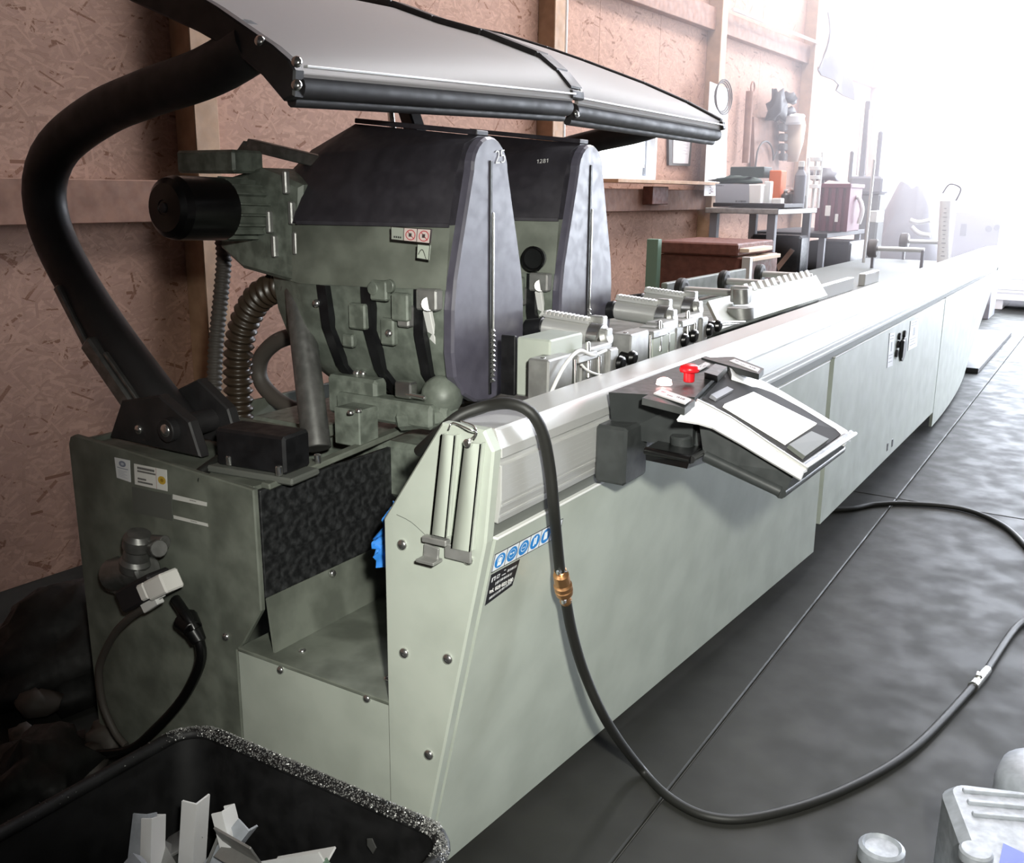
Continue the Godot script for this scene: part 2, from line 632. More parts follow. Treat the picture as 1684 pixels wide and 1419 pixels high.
	obj("window_sill", s, M.timber, win)
	# far wall with the open gate, the other two walls and the roof
	var far := Node3D.new()
	far.name = "wall_far"
	add_child(far)
	far.set_meta("kind", "structure")
	far.set_meta("label", "far end wall round the wide open gate")
	for b in [[Vector3(13.9, 0, 6.4), Vector3(14.1, 5.6, 6.8)], [Vector3(13.9, 5.25, -2.85), Vector3(14.1, 5.6, 6.4)]]:
		s = st()
		box2(s, b[0], b[1], 0.0)
		obj("wall_piece", s, M.sheet, far)
	for w in [["wall_right", Vector3(-6, 0, 6.6), Vector3(13.9, 5.6, 6.8)], ["wall_back", Vector3(-6.2, 0, -3.9), Vector3(-6, 5.6, 6.8)]]:
		s = st()
		box2(s, w[1], w[2], 0.0)
		var o := obj(w[0], s, M.sheet)
		o.set_meta("kind", "structure")
	var ce := Node3D.new()
	ce.name = "ceiling"
	add_child(ce)
	ce.set_meta("kind", "structure")
	ce.set_meta("label", "dark roof with one long skylight")
	for q in [[-6.2, 14.1, -3.9, -1.7], [-6.2, 14.1, -0.5, 6.8], [-6.2, 4.6, -1.7, -0.5], [12.6, 14.1, -1.7, -0.5]]:
		s = st()
		box2(s, Vector3(q[0], 5.6, q[2]), Vector3(q[1], 5.8, q[3]), 0.0)
		obj("roof_piece", s, M.sheet, ce)
	# the lamp that lights the near end
	var lamp := thing("hand_lamp", "small round hand lamp held up beside the photographer", "lamp", Vector3(-0.08, 1.72, 0.26))
	var aim := (Vector3(1.946, 0.528, -1) - Vector3(-0.08, 1.72, 0.26)).normalized()
	s = st()
	cyl(s, Vector3(-0.08, 1.72, 0.26) - aim * 0.012, Vector3(-0.08, 1.72, 0.26) - aim * 0.008, 0.028, -1, 20, 0.0)
	obj("lamp_face", s, M.lamp, lamp)
	s = st()
	cyl(s, Vector3(-0.08, 1.72, 0.26) - aim * 0.06, Vector3(-0.08, 1.72, 0.26) - aim * 0.013, 0.022, 0.034, 20)
	cyl(s, Vector3(-0.08, 1.72, 0.26) - aim * 0.16, Vector3(-0.08, 1.72, 0.26) - aim * 0.06, 0.016, -1, 16)
	obj("lamp_housing", s, M.black, lamp)

# ------------------------------------------------------------------ printed labels
func draw_disc(im: Image, cx: float, cy: float, r: float, c: Color, r_in := -1.0) -> void:
	for y in range(int(cy - r), int(cy + r) + 1):
		for x in range(int(cx - r), int(cx + r) + 1):
			if x < 0 or y < 0 or x >= im.get_width() or y >= im.get_height():
				continue
			var d := Vector2(x - cx, y - cy).length()
			if d <= r and d >= r_in:
				im.set_pixel(x, y, c)

func printed(im: Image) -> StandardMaterial3D:
	var m := mat(Color.WHITE, 0.5)
	m.albedo_texture = ImageTexture.create_from_image(im)
	return m

func safety_print() -> StandardMaterial3D:
	var im := Image.create(400, 72, false, Image.FORMAT_RGB8)
	im.fill(Color(0.90, 0.91, 0.93))
	var blue := Color(0.10, 0.50, 0.80)
	var w := Color(0.93, 0.95, 0.97)
	for k in 6:
		var x := 6 + k * 66
		if k < 5:
			draw_disc(im, x + 31, 36, 28, blue)
			if k == 0:      # ear protection
				draw_disc(im, x + 31, 32, 9, w)
				im.fill_rect(Rect2i(x + 20, 42, 22, 14), w)
				draw_disc(im, x + 31, 30, 15, w, 12)
			elif k == 1:    # goggles
				draw_disc(im, x + 31, 34, 18, w, 16)
				im.fill_rect(Rect2i(x + 20, 30, 9, 7), w)
				im.fill_rect(Rect2i(x + 33, 30, 9, 7), w)
			elif k == 2:    # face guard
				draw_disc(im, x + 31, 34, 17, w, 14)
				im.fill_rect(Rect2i(x + 22, 34, 18, 3), w)
			elif k == 3:    # gloves
				im.fill_rect(Rect2i(x + 22, 24, 9, 28), w)
				im.fill_rect(Rect2i(x + 33, 20, 9, 28), w)
				draw_disc(im, x + 26, 24, 5, w)
				draw_disc(im, x + 37, 20, 5, w)
			else:           # read the book
				im.fill_rect(Rect2i(x + 20, 20, 22, 30), w)
		im.fill_rect(Rect2i(x - 4, 0, 3, 72), Color(0.08, 0.08, 0.08))
	im.fill_rect(Rect2i(0, 0, 400, 3), Color(0.08, 0.08, 0.08))
	im.fill_rect(Rect2i(0, 69, 400, 3), Color(0.08, 0.08, 0.08))
	im.fill_rect(Rect2i(397, 0, 3, 72), Color(0.08, 0.08, 0.08))
	return printed(im)

func lines_print(w: int, h: int, paper: Color, ink: Color, rows: Array, seed_: int) -> StandardMaterial3D:
	# rows: [y, height, left, right, broken] in pixels; broken rows are cut into strokes like small print
	var im := Image.create(w, h, false, Image.FORMAT_RGB8)
	im.fill(paper)
	var r := RandomNumberGenerator.new()
	r.seed = seed_
	for k in rows:
		var x: int = k[2]
		while x < k[3]:
			var n: int = r.randi_range(2, 5) if k[4] else 4000
			im.fill_rect(Rect2i(x, k[0], mini(n, k[3] - x), k[1]), ink)
			x += n + (r.randi_range(1, 3) if k[4] else 0)
	return printed(im)

func words(parent: Node3D, text: String, height: float, centre: Vector3, right: Vector3, up: Vector3, m: Material, called := "lettering") -> void:
	var t := TextMesh.new()
	t.text = text
	t.font_size = 48
	t.pixel_size = height / 34.0
	t.depth = 0.0006
	t.curve_step = 2.0
	var f := SystemFont.new()
	f.font_names = PackedStringArray(["Droid Sans"])
	t.font = f
	t.material = m
	var o := MeshInstance3D.new()
	o.name = called
	o.mesh = t
	parent.add_child(o, true)
	var base := Vector3.ZERO
	var p: Node = parent
	while p is Node3D and p != self:
		base += (p as Node3D).position
		p = p.get_parent()
	o.transform = Transform3D(Basis(right.normalized(), up.normalized(), right.cross(up).normalized()), centre - base)

# ------------------------------------------------------------------ the machine
func zy(points: Array) -> PackedVector2Array:
	# points given as (z, y) for a prism along +x: local x runs towards -z
	var p := PackedVector2Array()
	for q in points:
		p.append(Vector2(-q.x, q.y))
	return p

func along_x(x: float) -> Transform3D:
	return Transform3D(Basis(Vector3(0, 0, -1), Vector3.UP, Vector3(1, 0, 0)), Vector3(x, 0, 0))

func machine_bed() -> void:
	var m := thing("cutting_machine", "long grey-green profile cutting machine bed with silver aluminium rail along its front", "machine", Vector3(1.36, 0, -0.9))
	# near end plate
	var s := st()
	prism(s, along_x(1.345), zy([Vector2(-1.056, 0.06), Vector2(-0.889, 0.842), Vector2(-0.873, 1.014), Vector2(-0.893, 1.049), Vector2(-0.984, 1.05), Vector2(-1.122, 0.844), Vector2(-1.122, 0.06)]), 0.028, 0.004)
	var plate := obj("end_plate", s, M.paint, m)
	for q in [Vector3(1.345, 0.802, -1.076), Vector3(1.345, 0.805, -0.926), Vector3(1.345, 0.579, -1.076), Vector3(1.345, 0.596, -0.972), Vector3(1.345, 0.377, -1.019)]:
		screw(plate, q, Vector3(-1, 0, 0))
	# a scratch on the plate
	s = st()
	tube(s, spline([Vector3(1.345, 0.859, -1.089), Vector3(1.345, 0.851, -1.055), Vector3(1.345, 0.832, -1.022)], 0.01), 0.0007, 5)
	obj("scratch", s, M.trim, plate)
	# the two open channels that hang on the end plate
	for c in [[Vector3(1.33, 1.034, -0.974), Vector3(1.33, 1.036, -0.943), Vector3(1.33, 0.843, -0.999), Vector3(1.33, 0.843, -0.965)], [Vector3(1.33, 1.026, -0.926), Vector3(1.33, 1.029, -0.889), Vector3(1.33, 0.825, -0.954), Vector3(1.33, 0.827, -0.912)]]:
		s = st()
		var a: Vector3 = c[0]
		var b: Vector3 = c[1]
		var d: Vector3 = c[3]
		var e: Vector3 = c[2]
		var n := Vector3(-0.004, 0, 0)
		var into := Vector3(0.016, 0, 0)
		slab(s, [[a, b], [e, d]], -n)
		slab(s, [[a, a + into], [e, e + into]], Vector3(0, 0, 0.003))
		slab(s, [[b, b + into], [d, d + into]], Vector3(0, 0, -0.003))
		obj("channel", s, M.paint, m)
	s = st()
	bar(s, Vector3(1.336, 0.93, -0.936), Vector3(1.336, 0.942, -0.904), 0.004, 0.022, Vector3.UP)
	bar(s, Vector3(1.332, 0.832, -1.016), Vector3(1.332, 0.833, -0.961), 0.016, 0.012, Vector3.UP)
	bar(s, Vector3(1.336, 0.805, -1.019), Vector3(1.336, 0.802, -0.985), 0.006, 0.03, Vector3.UP)
	bar(s, Vector3(1.336, 0.816, -0.971), Vector3(1.336, 0.816, -0.913), 0.006, 0.028, Vector3.UP)
	box(s, Vector3(1.325, 0.794, -0.999), Vector3(0.03, 0.006, 0.04), 0.001)
	pieces("mounting_tab", s, M.alu_dull, m)
	s = st()
	tube(s, spline([Vector3(1.33, 1.045, -0.957), Vector3(1.34, 1.055, -0.955), Vector3(1.32, 1.054, -0.906), Vector3(1.33, 1.047, -0.898), Vector3(1.33, 1.036, -0.903)], 0.004), 0.0016, 6)
	tube(s, spline([Vector3(1.36, 1.055, -0.952), Vector3(1.34, 1.056, -0.912), Vector3(1.33, 1.047, -0.899), Vector3(1.33, 1.032, -0.913)], 0.004), 0.0016, 6)
	pieces("wire_clip", s, M.bright, m)
	s = st()
	lathe(s, Vector3(1.33, 1.028, -0.913), Vector3(-1, 0, 0), [Vector2(0.008, 0), Vector2(0.008, 0.008), Vector2(0.005, 0.010), Vector2(0, 0.010)], 12)
	obj("bolt", s, M.bright, m)
	# rail
	s = st()
	prism(s, along_x(1.375), zy([Vector2(-0.884, 0.872), Vector2(-0.876, 0.915), Vector2(-0.876, 0.980), Vector2(-0.882, 0.983), Vector2(-0.882, 0.992), Vector2(-0.875, 0.995), Vector2(-0.876, 1.012), Vector2(-0.886, 1.043), Vector2(-0.890, 1.047), Vector2(-1.003, 1.034), Vector2(-1.006, 0.90), Vector2(-0.96, 0.872)]), 7.875, 0.002)
	var rail := obj("rail", s, M.alu, m)
	rail.set_meta("label", "silver aluminium rail")
	# fine drawn lines along the lower face of the rail
	s = st()
	for k in 9:
		bar(s, Vector3(1.377, 0.885 + k * 0.0105, -0.8765 - (0.004 if k < 2 else 0.0)), Vector3(9.24, 0.885 + k * 0.0105, -0.8765 - (0.004 if k < 2 else 0.0)), 0.0012, 0.0045, Vector3.UP, 0.0)
	obj("ridge", s, M.alu, rail)
	s = st()
	box2(s, Vector3(1.375, 0.838, -0.96), Vector3(9.25, 0.876, -0.893), 0.0)
	obj("trim_strip", s, M.trim, m)
	# front panels: the two end panels twist, their outer ends lean in at the bottom
	var pan := [[1.376, 3.700, 0.055, 0.072, -1.056, -0.882], [3.772, 6.432, 0.166, 0.128, -0.884, -0.880], [6.455, 9.25, 0.03, 0.03, -0.880, -1.035]]
	for k in 3:
		var q: Array = pan[k]
		var grid := []
		for i in 7:
			var row := []
			for j in 15:
				var t := j / 14.0
				var v := i / 6.0
				var x := lerpf(q[0], q[1], t)
				var top := Vector3(x, lerpf(0.842, 0.836, t) if k == 0 else 0.838, -0.886)
				var bot := Vector3(x, lerpf(q[2], q[3], t), lerpf(q[4], q[5], pow(t, 1.0) if k < 2 else t * t))
				if k == 0:
					bot.z = lerpf(q[4], q[5], t)
				row.append(top.lerp(bot, v))
			grid.append(row)
		s = st()
		slab(s, grid, Vector3(0, 0, -0.018))
		var fp := obj("front_panel", s, M.paint, m)
		s = st()
		bar(s, Vector3(q[0], 0.843, -0.889), Vector3(q[1], 0.840, -0.889), 0.012, 0.005, Vector3.UP, 0.001)
		obj("panel_edge", s, M.white, fp)
		if k == 0:
			var on := func(p: Vector3, proud: float) -> Vector3:
				# the same place on the twisted skin of the panel
				var t := (p.x - 1.376) / 2.324
				var top := lerpf(0.842, 0.836, t)
				var v := (top - p.y) / (top - lerpf(0.055, 0.072, t))
				return Vector3(p.x, p.y, lerpf(-0.886, lerpf(-1.056, -0.882, t), v) + proud)
			s = print_plate(on.call(Vector3(1.381, 0.81, -0.892), 0.0012), on.call(Vector3(1.636, 0.806, -0.891), 0.0012), on.call(Vector3(1.634, 0.766, -0.896), 0.0012), on.call(Vector3(1.38, 0.772, -0.899), 0.0012), Vector3(0, 0, -0.003))
			obj("safety_label", s, safety_print(), fp)
			s = print_plate(on.call(Vector3(1.382, 0.768, -0.9), 0.0012), on.call(Vector3(1.483, 0.766, -0.898), 0.0012), on.call(Vector3(1.474, 0.712, -0.904), 0.0012), on.call(Vector3(1.383, 0.703, -0.911), 0.0012), Vector3(0, 0, -0.004))
			obj("dealer_label", s, lines_print(120, 80, Color(0.10, 0.10, 0.11), Color(0.85, 0.86, 0.86), [[12, 12, 8, 14, false], [12, 3, 14, 22, false], [12, 12, 20, 25, false], [12, 3, 30, 42, false], [21, 3, 30, 42, false], [12, 12, 30, 33, false], [12, 12, 39, 42, false], [8, 3, 56, 64, false], [21, 3, 52, 68, false], [14, 8, 74, 112, true], [32, 8, 30, 100, true], [64, 7, 14, 112, true]], 4), fp)
			var r1: Vector3 = (Vector3(1.479, 0.767, -0.896) - Vector3(1.378, 0.769, -0.898))
			var up1: Vector3 = (Vector3(1.378, 0.769, -0.898) - Vector3(1.38, 0.705, -0.909))
			words(fp, "tel. 609 603 090", 0.008, on.call(Vector3(1.429, 0.729, -0.905), 0.002), r1, up1, M.white)
		if k == 1:
			for lab in [[Vector3(4.793, 0.818, -0.883), Vector3(4.918, 0.81, -0.883), Vector3(4.948, 0.641, -0.883), Vector3(4.817, 0.649, -0.883)], [Vector3(5.316, 0.821, -0.883), Vector3(5.545, 0.813, -0.883), Vector3(5.588, 0.656, -0.883), Vector3(5.324, 0.664, -0.883)]]:
				s = print_plate(lab[0], lab[1], lab[2], lab[3], Vector3(0, 0, -0.003))
				obj("notice_label", s, lines_print(60, 110, Color(0.93, 0.93, 0.94), Color(0.55, 0.55, 0.58), [[8, 4, 10, 50, true], [18, 3, 8, 50, true], [30, 30, 22, 36, true], [70, 3, 8, 50, true], [80, 3, 8, 44, true], [92, 3, 8, 50, true]], 9), fp)
			s = st()
			cyl(s, Vector3(5.162, 0.695, -0.886), Vector3(5.162, 0.695, -0.886) + Vector3(0, 0, 0.012), 0.062, -1, 20)
			box(s, Vector3(5.046, 0.712, -0.866), Vector3(0.03, 0.09, 0.02), 0.004)
			obj("main_switch", s, M.black_shiny, fp)
			s = st()
			for q2 in [Vector3(5.035, 0.775, -0.882), Vector3(5.16, 0.773, -0.882), Vector3(5.004, 0.694, -0.882), Vector3(5.026, 0.737, -0.882)]:
				cyl(s, q2 - Vector3(0, 0, 0.004), q2 + Vector3(0, 0, 0.008), 0.018, -1, 12)
			pieces("knob", s, M.dark, fp)
			s = st()
			for q2 in [Vector3(5.037, 0.209, -0.883), Vector3(5.16, 0.204, -0.883)]:
				box(s, q2, Vector3(0.032, 0.042, 0.006), 0.002)
			pieces("grip_plate", s, M.dark, fp)
	# dark plinth well behind the panels, and the block that stands under the far end
	s = st()
	box2(s, Vector3(1.6, 0.0, -1.95), Vector3(9.1, 0.06, -1.18), 0.0)
	obj("plinth", s, M.dark, m)
	s = st()
	box2(s, Vector3(8.87, 0.0, -1.45), Vector3(11.6, 0.045, -0.90), 0.004)
	obj("foot_plate", s, M.dark, m)
	s = st()
	prism(s, along_x(9.25), zy([Vector2(-1.035, 0.03), Vector2(-0.886, 0.842), Vector2(-0.873, 1.014), Vector2(-0.893, 1.049), Vector2(-1.003, 1.036), Vector2(-1.12, 0.844), Vector2(-2.08, 0.80), Vector2(-2.08, 0.03)]), 0.02, 0.003)
	obj("end_plate", s, M.paint, m)
	# step between the end plate and the cabinet, and the chute behind it
	s = st()
	box2(s, Vector3(1.352, 0.05, -1.556), Vector3(1.368, 0.452, -1.118), 0.003)
	var sf := obj("step_front", s, M.paint, m)
	for q in [Vector3(1.351, 0.44, -1.422), Vector3(1.351, 0.447, -1.179)]:
		screw(sf, q, Vector3(-1, 0, 0), 0.009)
	s = st()
	box2(s, Vector3(1.348, 0.449, -1.552), Vector3(2.75, 0.458, -1.02), 0.002)
	var sp := obj("step_plate", s, M.paint_dirty, m)
	for q in [Vector3(1.414, 0.458, -1.419), Vector3(1.42, 0.458, -1.183), Vector3(1.439, 0.458, -1.523)]:
		screw(sp, q, Vector3.UP, 0.009)
	s = st()
	slab(s, [[Vector3(1.375, 0.592, -1.478), Vector3(2.75, 0.592, -1.478)], [Vector3(1.375, 0.455, -1.462), Vector3(2.75, 0.455, -1.462)]], Vector3(0, -0.001, -0.006))
	var ch := obj("chute_plate", s, M.paint_dirty, m)
	screw(ch, Vector3(1.575, 0.575, -1.471), Vector3(0, 0.1, 1), 0.009)
	s = st()
	box2(s, Vector3(1.376, 0.06, -1.118), Vector3(3.0, 0.86, -1.105), 0.0)
	obj("rail_beam", s, M.dark, m)
	# table bed between rail and back, beyond the saw heads
	s = st()
	box2(s, Vector3(2.95, 0.30, -1.98), Vector3(9.2, 0.90, -1.03), 0.004)
	obj("table_bed", s, M.trim, m)
	s = st()
	for q in [[4.35, 6.05, -1.16, 0.0], [4.75, 6.0, -1.36, 0.03], [6.25, 7.1, -1.16, 0.0], [6.3, 6.7, -1.36, 0.03], [7.2, 8.6, -1.2, 0.0]]:
		box2(s, Vector3(q[0], 0.90, q[2] - 0.02), Vector3(q[1], 0.945 + q[3], q[2] + 0.02), 0.003)
	pieces("guide_bar", s, M.alu, m)
	s = st()
	box2(s, Vector3(3.1, 0.90, -1.09), Vector3(9.2, 0.93, -1.06), 0.003)
	box2(s, Vector3(3.0, 0.90, -1.05), Vector3(9.2, 0.965, -1.035), 0.003)
	pieces("slide_rail", s, M.steel, m)

func end_cabinet() -> void:
	var c := thing("end_cabinet", "dirty grey-green end cabinet with black-lined trough, stickers and regulator at near end", "cabinet", Vector3(1.36, 0, -1.8))
	var s := st()
	prism(s, along_x(1.35), zy([Vector2(-2.10, 0.05), Vector2(-2.106, 0.845), Vector2(-2.098, 0.862), Vector2(-2.08, 0.870), Vector2(-1.90, 0.862), Vector2(-1.475, 0.838), Vector2(-1.472, 0.565), Vector2(-1.535, 0.47), Vector2(-1.556, 0.45), Vector2(-1.556, 0.05)]), 0.015, 0.003)
	var face := obj("front_sheet", s, M.paint_dirty, c)
	s = st()
	box2(s, Vector3(1.365, 0.05, -2.106), Vector3(3.2, 0.85, -2.09), 0.002)
	obj("back_sheet", s, M.paint_dirty, c)
	# black lining of the trough and its lip
	s = st()
	box2(s, Vector3(1.366, 0.588, -1.484), Vector3(2.75, 0.832, -1.472), 0.002)
	obj("lining", s, M.lining, c)
	s = st()
	bar(s, Vector3(1.386, 0.836, -1.478), Vector3(1.952, 0.872, -1.478), 0.028, 0.014, Vector3.UP, 0.003)
	obj("trough_lip", s, M.paint_dirty, c)
	s = st()
	box2(s, Vector3(1.366, 0.828, -2.09), Vector3(1.60, 0.838, -1.49), 0.002)
	obj("top_plate", s, M.paint_dirty, c)
	s = st()
	box2(s, Vector3(1.60, 0.48, -2.09), Vector3(2.9, 0.50, -1.49), 0.0)
	box2(s, Vector3(1.60, 0.48, -2.09), Vector3(1.615, 0.83, -1.49), 0.0)
	obj("trough_floor", s, M.dark, c)
	s = st()
	bar(s, Vector3(1.68, 0.86, -1.984), Vector3(1.681, 0.86, -1.638), 0.03, 0.03, Vector3.UP, 0.003)
	bar(s, Vector3(1.681, 0.86, -1.638), Vector3(1.901, 0.86, -1.64), 0.02, 0.03, Vector3.UP, 0.003)
	pieces("frame_bar", s, M.paint_dirty, c)
	# black switch box on its base plate
	s = st()
	var bb := Basis(Vector3.UP, 0.12)
	box(s, Vector3(1.447, 0.846, -1.555), Vector3(0.10, 0.016, 0.25), 0.004, bb)
	obj("base_plate", s, M.trim, c)
	s = st()
	box(s, Vector3(1.459, 0.895, -1.556), Vector3(0.09, 0.085, 0.19), 0.006, bb)
	var sb := obj("switch_box", s, M.black, c)
	for q in [Vector3(1.53, 0.874, -1.7), Vector3(1.53, 0.87, -1.591)]:
		screw(sb, q, Vector3(-1, 0.2, 0.2), 0.009)
	for q in [Vector3(1.41, 0.856, -1.61), Vector3(1.413, 0.856, -1.462), Vector3(1.54, 0.852, -1.47)]:
		s = st()
		cyl(s, q, q + Vector3(0, 0.022, 0), 0.008, -1, 10)
		obj("bolt", s, M.bright, c)
	s = st()
	tube(s, spline([Vector3(1.36, 0.835, -1.664), Vector3(1.4, 0.85, -1.663), Vector3(1.47, 0.864, -1.675), Vector3(1.52, 0.868, -1.696)], 0.01), 0.011, 8)
	tube(s, spline([Vector3(1.352, 0.83, -1.639), Vector3(1.4, 0.836, -1.659), Vector3(1.47, 0.85, -1.677), Vector3(1.52, 0.857, -1.69)], 0.01), 0.008, 8)
	pieces("cable", s, M.rubber, c)
	# upright post and the small block on the far lip
	s = st()
	cyl(s, Vector3(1.692, 0.83, -1.617), Vector3(1.817, 1.2, -1.78), 0.036, 0.034, 20)
	cyl(s, Vector3(1.831, 1.195, -1.794), Vector3(1.845, 1.215, -1.808), 0.044, 0.04, 20)
	obj("post_tube", s, M.steel, c)
	s = st()
	box(s, Vector3(1.721, 0.9, -1.512), Vector3(0.07, 0.09, 0.08), 0.003)
	var blk := obj("stop_block", s, M.cast, c)
	for q in [Vector3(1.66, 0.945, -1.475), Vector3(1.685, 0.945, -1.472)]:
		screw(blk, q, Vector3.UP, 0.008)
	# stickers on the face
	s = print_plate(Vector3(1.349, 0.838, -1.93), Vector3(1.349, 0.839, -1.875), Vector3(1.349, 0.786, -1.878), Vector3(1.349, 0.789, -1.928), Vector3(0.002, 0, 0))
	var im := Image.create(48, 80, false, Image.FORMAT_RGB8)
	im.fill(Color(0.9, 0.91, 0.92))
	draw_disc(im, 24, 18, 11, Color(0.5, 0.53, 0.6))
	draw_disc(im, 24, 18, 5, Color(0.75, 0.78, 0.82))
	im.fill_rect(Rect2i(6, 34, 36, 3), Color(0.55, 0.58, 0.65))
	for k in 5:
		im.fill_rect(Rect2i(8, 44 + k * 6, 30 - (k % 2) * 8, 2), Color(0.75, 0.77, 0.8))
	obj("round_seal_label", s, printed(im), face)
	s = print_plate(Vector3(1.349, 0.834, -1.86), Vector3(1.349, 0.837, -1.747), Vector3(1.349, 0.787, -1.75), Vector3(1.349, 0.784, -1.863), Vector3(0.002, 0, 0))
	im = Image.create(120, 72, false, Image.FORMAT_RGB8)
	im.fill(Color(0.9, 0.9, 0.88))
	im.fill_rect(Rect2i(81, 0, 1, 72), Color(0.6, 0.3, 0.3))
	for row in [[8, 66, 8], [20, 70, 6], [46, 34, 6], [57, 60, 6]]:
		for x in range(12, 12 + row[1] - 4, 4):
			im.fill_rect(Rect2i(x, row[0], 3, row[2]), Color(0.2, 0.2, 0.2))
	draw_disc(im, 101, 38, 14, Color(0.80, 0.66, 0.25))
	draw_disc(im, 101, 38, 6, Color(0.62, 0.48, 0.14))
	obj("inspection_label", s, printed(im), face)
	for q in [[Vector3(1.349, 0.783, -1.732), Vector3(1.349, 0.784, -1.621), Vector3(1.349, 0.775, -1.622), Vector3(1.349, 0.771, -1.734)], [Vector3(1.349, 0.733, -1.736), Vector3(1.349, 0.735, -1.624), Vector3(1.349, 0.728, -1.622), Vector3(1.349, 0.725, -1.735)]]:
		s = print_plate(q[0], q[1], q[2], q[3], Vector3(0.002, 0, 0))
		obj("tape_label", s, lines_print(120, 16, Color(0.86, 0.86, 0.84), Color(0.55, 0.55, 0.53), [[5, 4, 60, 84, true]], 3), face)
	s = print_plate(Vector3(1.349, 0.776, -1.875), Vector3(1.349, 0.78, -1.737), Vector3(1.349, 0.719, -1.74), Vector3(1.349, 0.713, -1.879), Vector3(0.001, 0, 0))
	obj("type_plate", s, M.trim, face)
	screw(face, Vector3(1.35, 0.474, -1.588), Vector3(-1, 0, 0), 0.01)

func curve_pts(left: bool, cx: float, z: float, rows: Array) -> Array:
	# one side of a guard section: rows of Vector2(half width, y)
	var out := []
	for r in rows:
		out.append(Vector3(cx + (-r.x if left else r.x), r.y, z))
	return out

func saw_units() -> void:
	var cx := 1.985
	var u := thing("saw_unit", "nearer of the two black saw heads with a tall narrow grey guard nose", "saw head", Vector3(cx, 0.86, -1.6), "saw heads on the bed")
	# sections from top to bottom: front (behind the nose), and back
	var f := [Vector2(0.02, 1.576), Vector2(0.075, 1.555), Vector2(0.11, 1.48), Vector2(0.135, 1.372), Vector2(0.152, 1.225), Vector2(0.158, 1.12), Vector2(0.135, 1.02), Vector2(0.07, 0.955), Vector2(0.0, 0.94)]
	var b := [Vector2(0.02, 1.612), Vector2(0.145, 1.535), Vector2(0.215, 1.43), Vector2(0.24, 1.372), Vector2(0.243, 1.225), Vector2(0.225, 1.12), Vector2(0.175, 1.02), Vector2(0.09, 0.935), Vector2(0.0, 0.915)]
	var inner := Vector3(cx, 1.25, -1.5)
	var zf := -1.325
	var zb := -1.70
	var bands := [["drum_cover", 0, 3, 1.03, M.guard], ["drum_side", 3, 4, 1.0, M.paint_dirty], ["tilt_housing", 4, 8, 0.985, M.cast]]
	for q in bands:
		var s := st()
		for left in [true, false]:
			var A := []
			var rows := [[f, zf], [b, zb], [b, zb - 0.16]]
			for k in 3:
				var pts := []
				for i in range(q[1], q[2] + 1):
					var w: Vector2 = rows[k][0][i]
					var sc: float = q[3] if k < 2 else 0.72
					pts.append(Vector3(cx + w.x * sc * (-1.0 if left else 1.0), w.y if k < 2 else lerpf(1.27, w.y, 0.82), rows[k][1]))
				A.append(pts)
			for k in 2:
				strip(s, A[k], A[k + 1], inner)
		# close the crest or the ends
		for k in range(q[1], q[2]):
			var w0: Vector2 = b[k]
			var w1: Vector2 = b[k + 1]
			for e in [[zb - 0.16, Vector3(0, 0, -1), 0.72, 0.82, b], [zf, Vector3(0, 0, 1), q[3], 1.0, f]]:
				w0 = e[4][k]
				w1 = e[4][k + 1]
				var y0 := lerpf(1.27, w0.y, e[3])
				var y1 := lerpf(1.27, w1.y, e[3])
				quad(s, Vector3(cx - w0.x * e[2], y0, e[0]), Vector3(cx + w0.x * e[2], y0, e[0]), Vector3(cx + w1.x * e[2], y1, e[0]), Vector3(cx - w1.x * e[2], y1, e[0]), e[1])
		if q[1] == 0:
			quad(s, Vector3(cx - 0.021, 1.576, zf), Vector3(cx + 0.021, 1.576, zf), Vector3(cx + 0.021, 1.612, zb), Vector3(cx - 0.021, 1.612, zb), Vector3.UP)
			quad(s, Vector3(cx - 0.021, 1.612, zb), Vector3(cx + 0.021, 1.612, zb), Vector3(cx + 0.015, 1.55, zb - 0.16), Vector3(cx - 0.015, 1.55, zb - 0.16), Vector3.UP)
		obj(q[0], s, q[4], u)
	# flange along the crest, and the rim between black cover and side
	var s := st()
	bar(s, Vector3(cx, 1.583, zf), Vector3(cx, 1.62, zb), 0.05, 0.012, Vector3.UP, 0.002)
	for sx in [-1.0, 1.0]:
		bar(s, Vector3(cx + sx * 0.137, 1.372, zf), Vector3(cx + sx * 0.247, 1.372, zb), 0.008, 0.01, Vector3.UP, 0.001)
	pieces("flange", s, M.guard, u)
	# curved ribs round the tilting housing
	for z in [-1.385, -1.52, -1.635]:
		s = st()
		var t: float = (z - zf) / (zb - zf)
		for left in [-1.0, 1.0]:
			var o := []
			var o2 := []
			for i in range(4, 9):
				var w: Vector2 = f[i].lerp(b[i], t)
				o.append(Vector3(cx + left * (w.x * 1.0 + 0.012), w.y - (0.012 if i > 6 else 0.0), z + 0.014))
				o2.append(Vector3(cx + left * (w.x * 1.0 + 0.012), w.y - (0.012 if i > 6 else 0.0), z - 0.014))
			strip(s, o, o2, Vector3(cx, 1.2, z))
			for e in [o, o2]:
				var inn := []
				for p in e:
					inn.append(p.lerp(Vector3(cx, 1.2, p.z), 0.14))
				strip(s, e, inn, Vector3(cx, 1.2, z - 0.1 if e == o else z + 0.1), false)
		obj("tilt_rib", s, M.black, u)
	# clutter on the near side of the housing: brackets, clevis, cap
	s = st()
	box(s, Vector3(1.815, 1.203, -1.36), Vector3(0.03, 0.05, 0.06), 0.004)
	box(s, Vector3(1.8, 1.161, -1.417), Vector3(0.03, 0.05, 0.035), 0.004)
	cyl(s, Vector3(1.82, 1.191, -1.367), Vector3(1.8, 1.194, -1.352), 0.018, -1, 14)
	pieces("bracket", s, M.alu_dull, u)
	s = st()
	bar(s, Vector3(1.81, 1.178, -1.362), Vector3(1.87, 1.001, -1.368), 0.012, 0.022, Vector3(0, 0, 1), 0.002)
	obj("scale_strip", s, M.white, u)
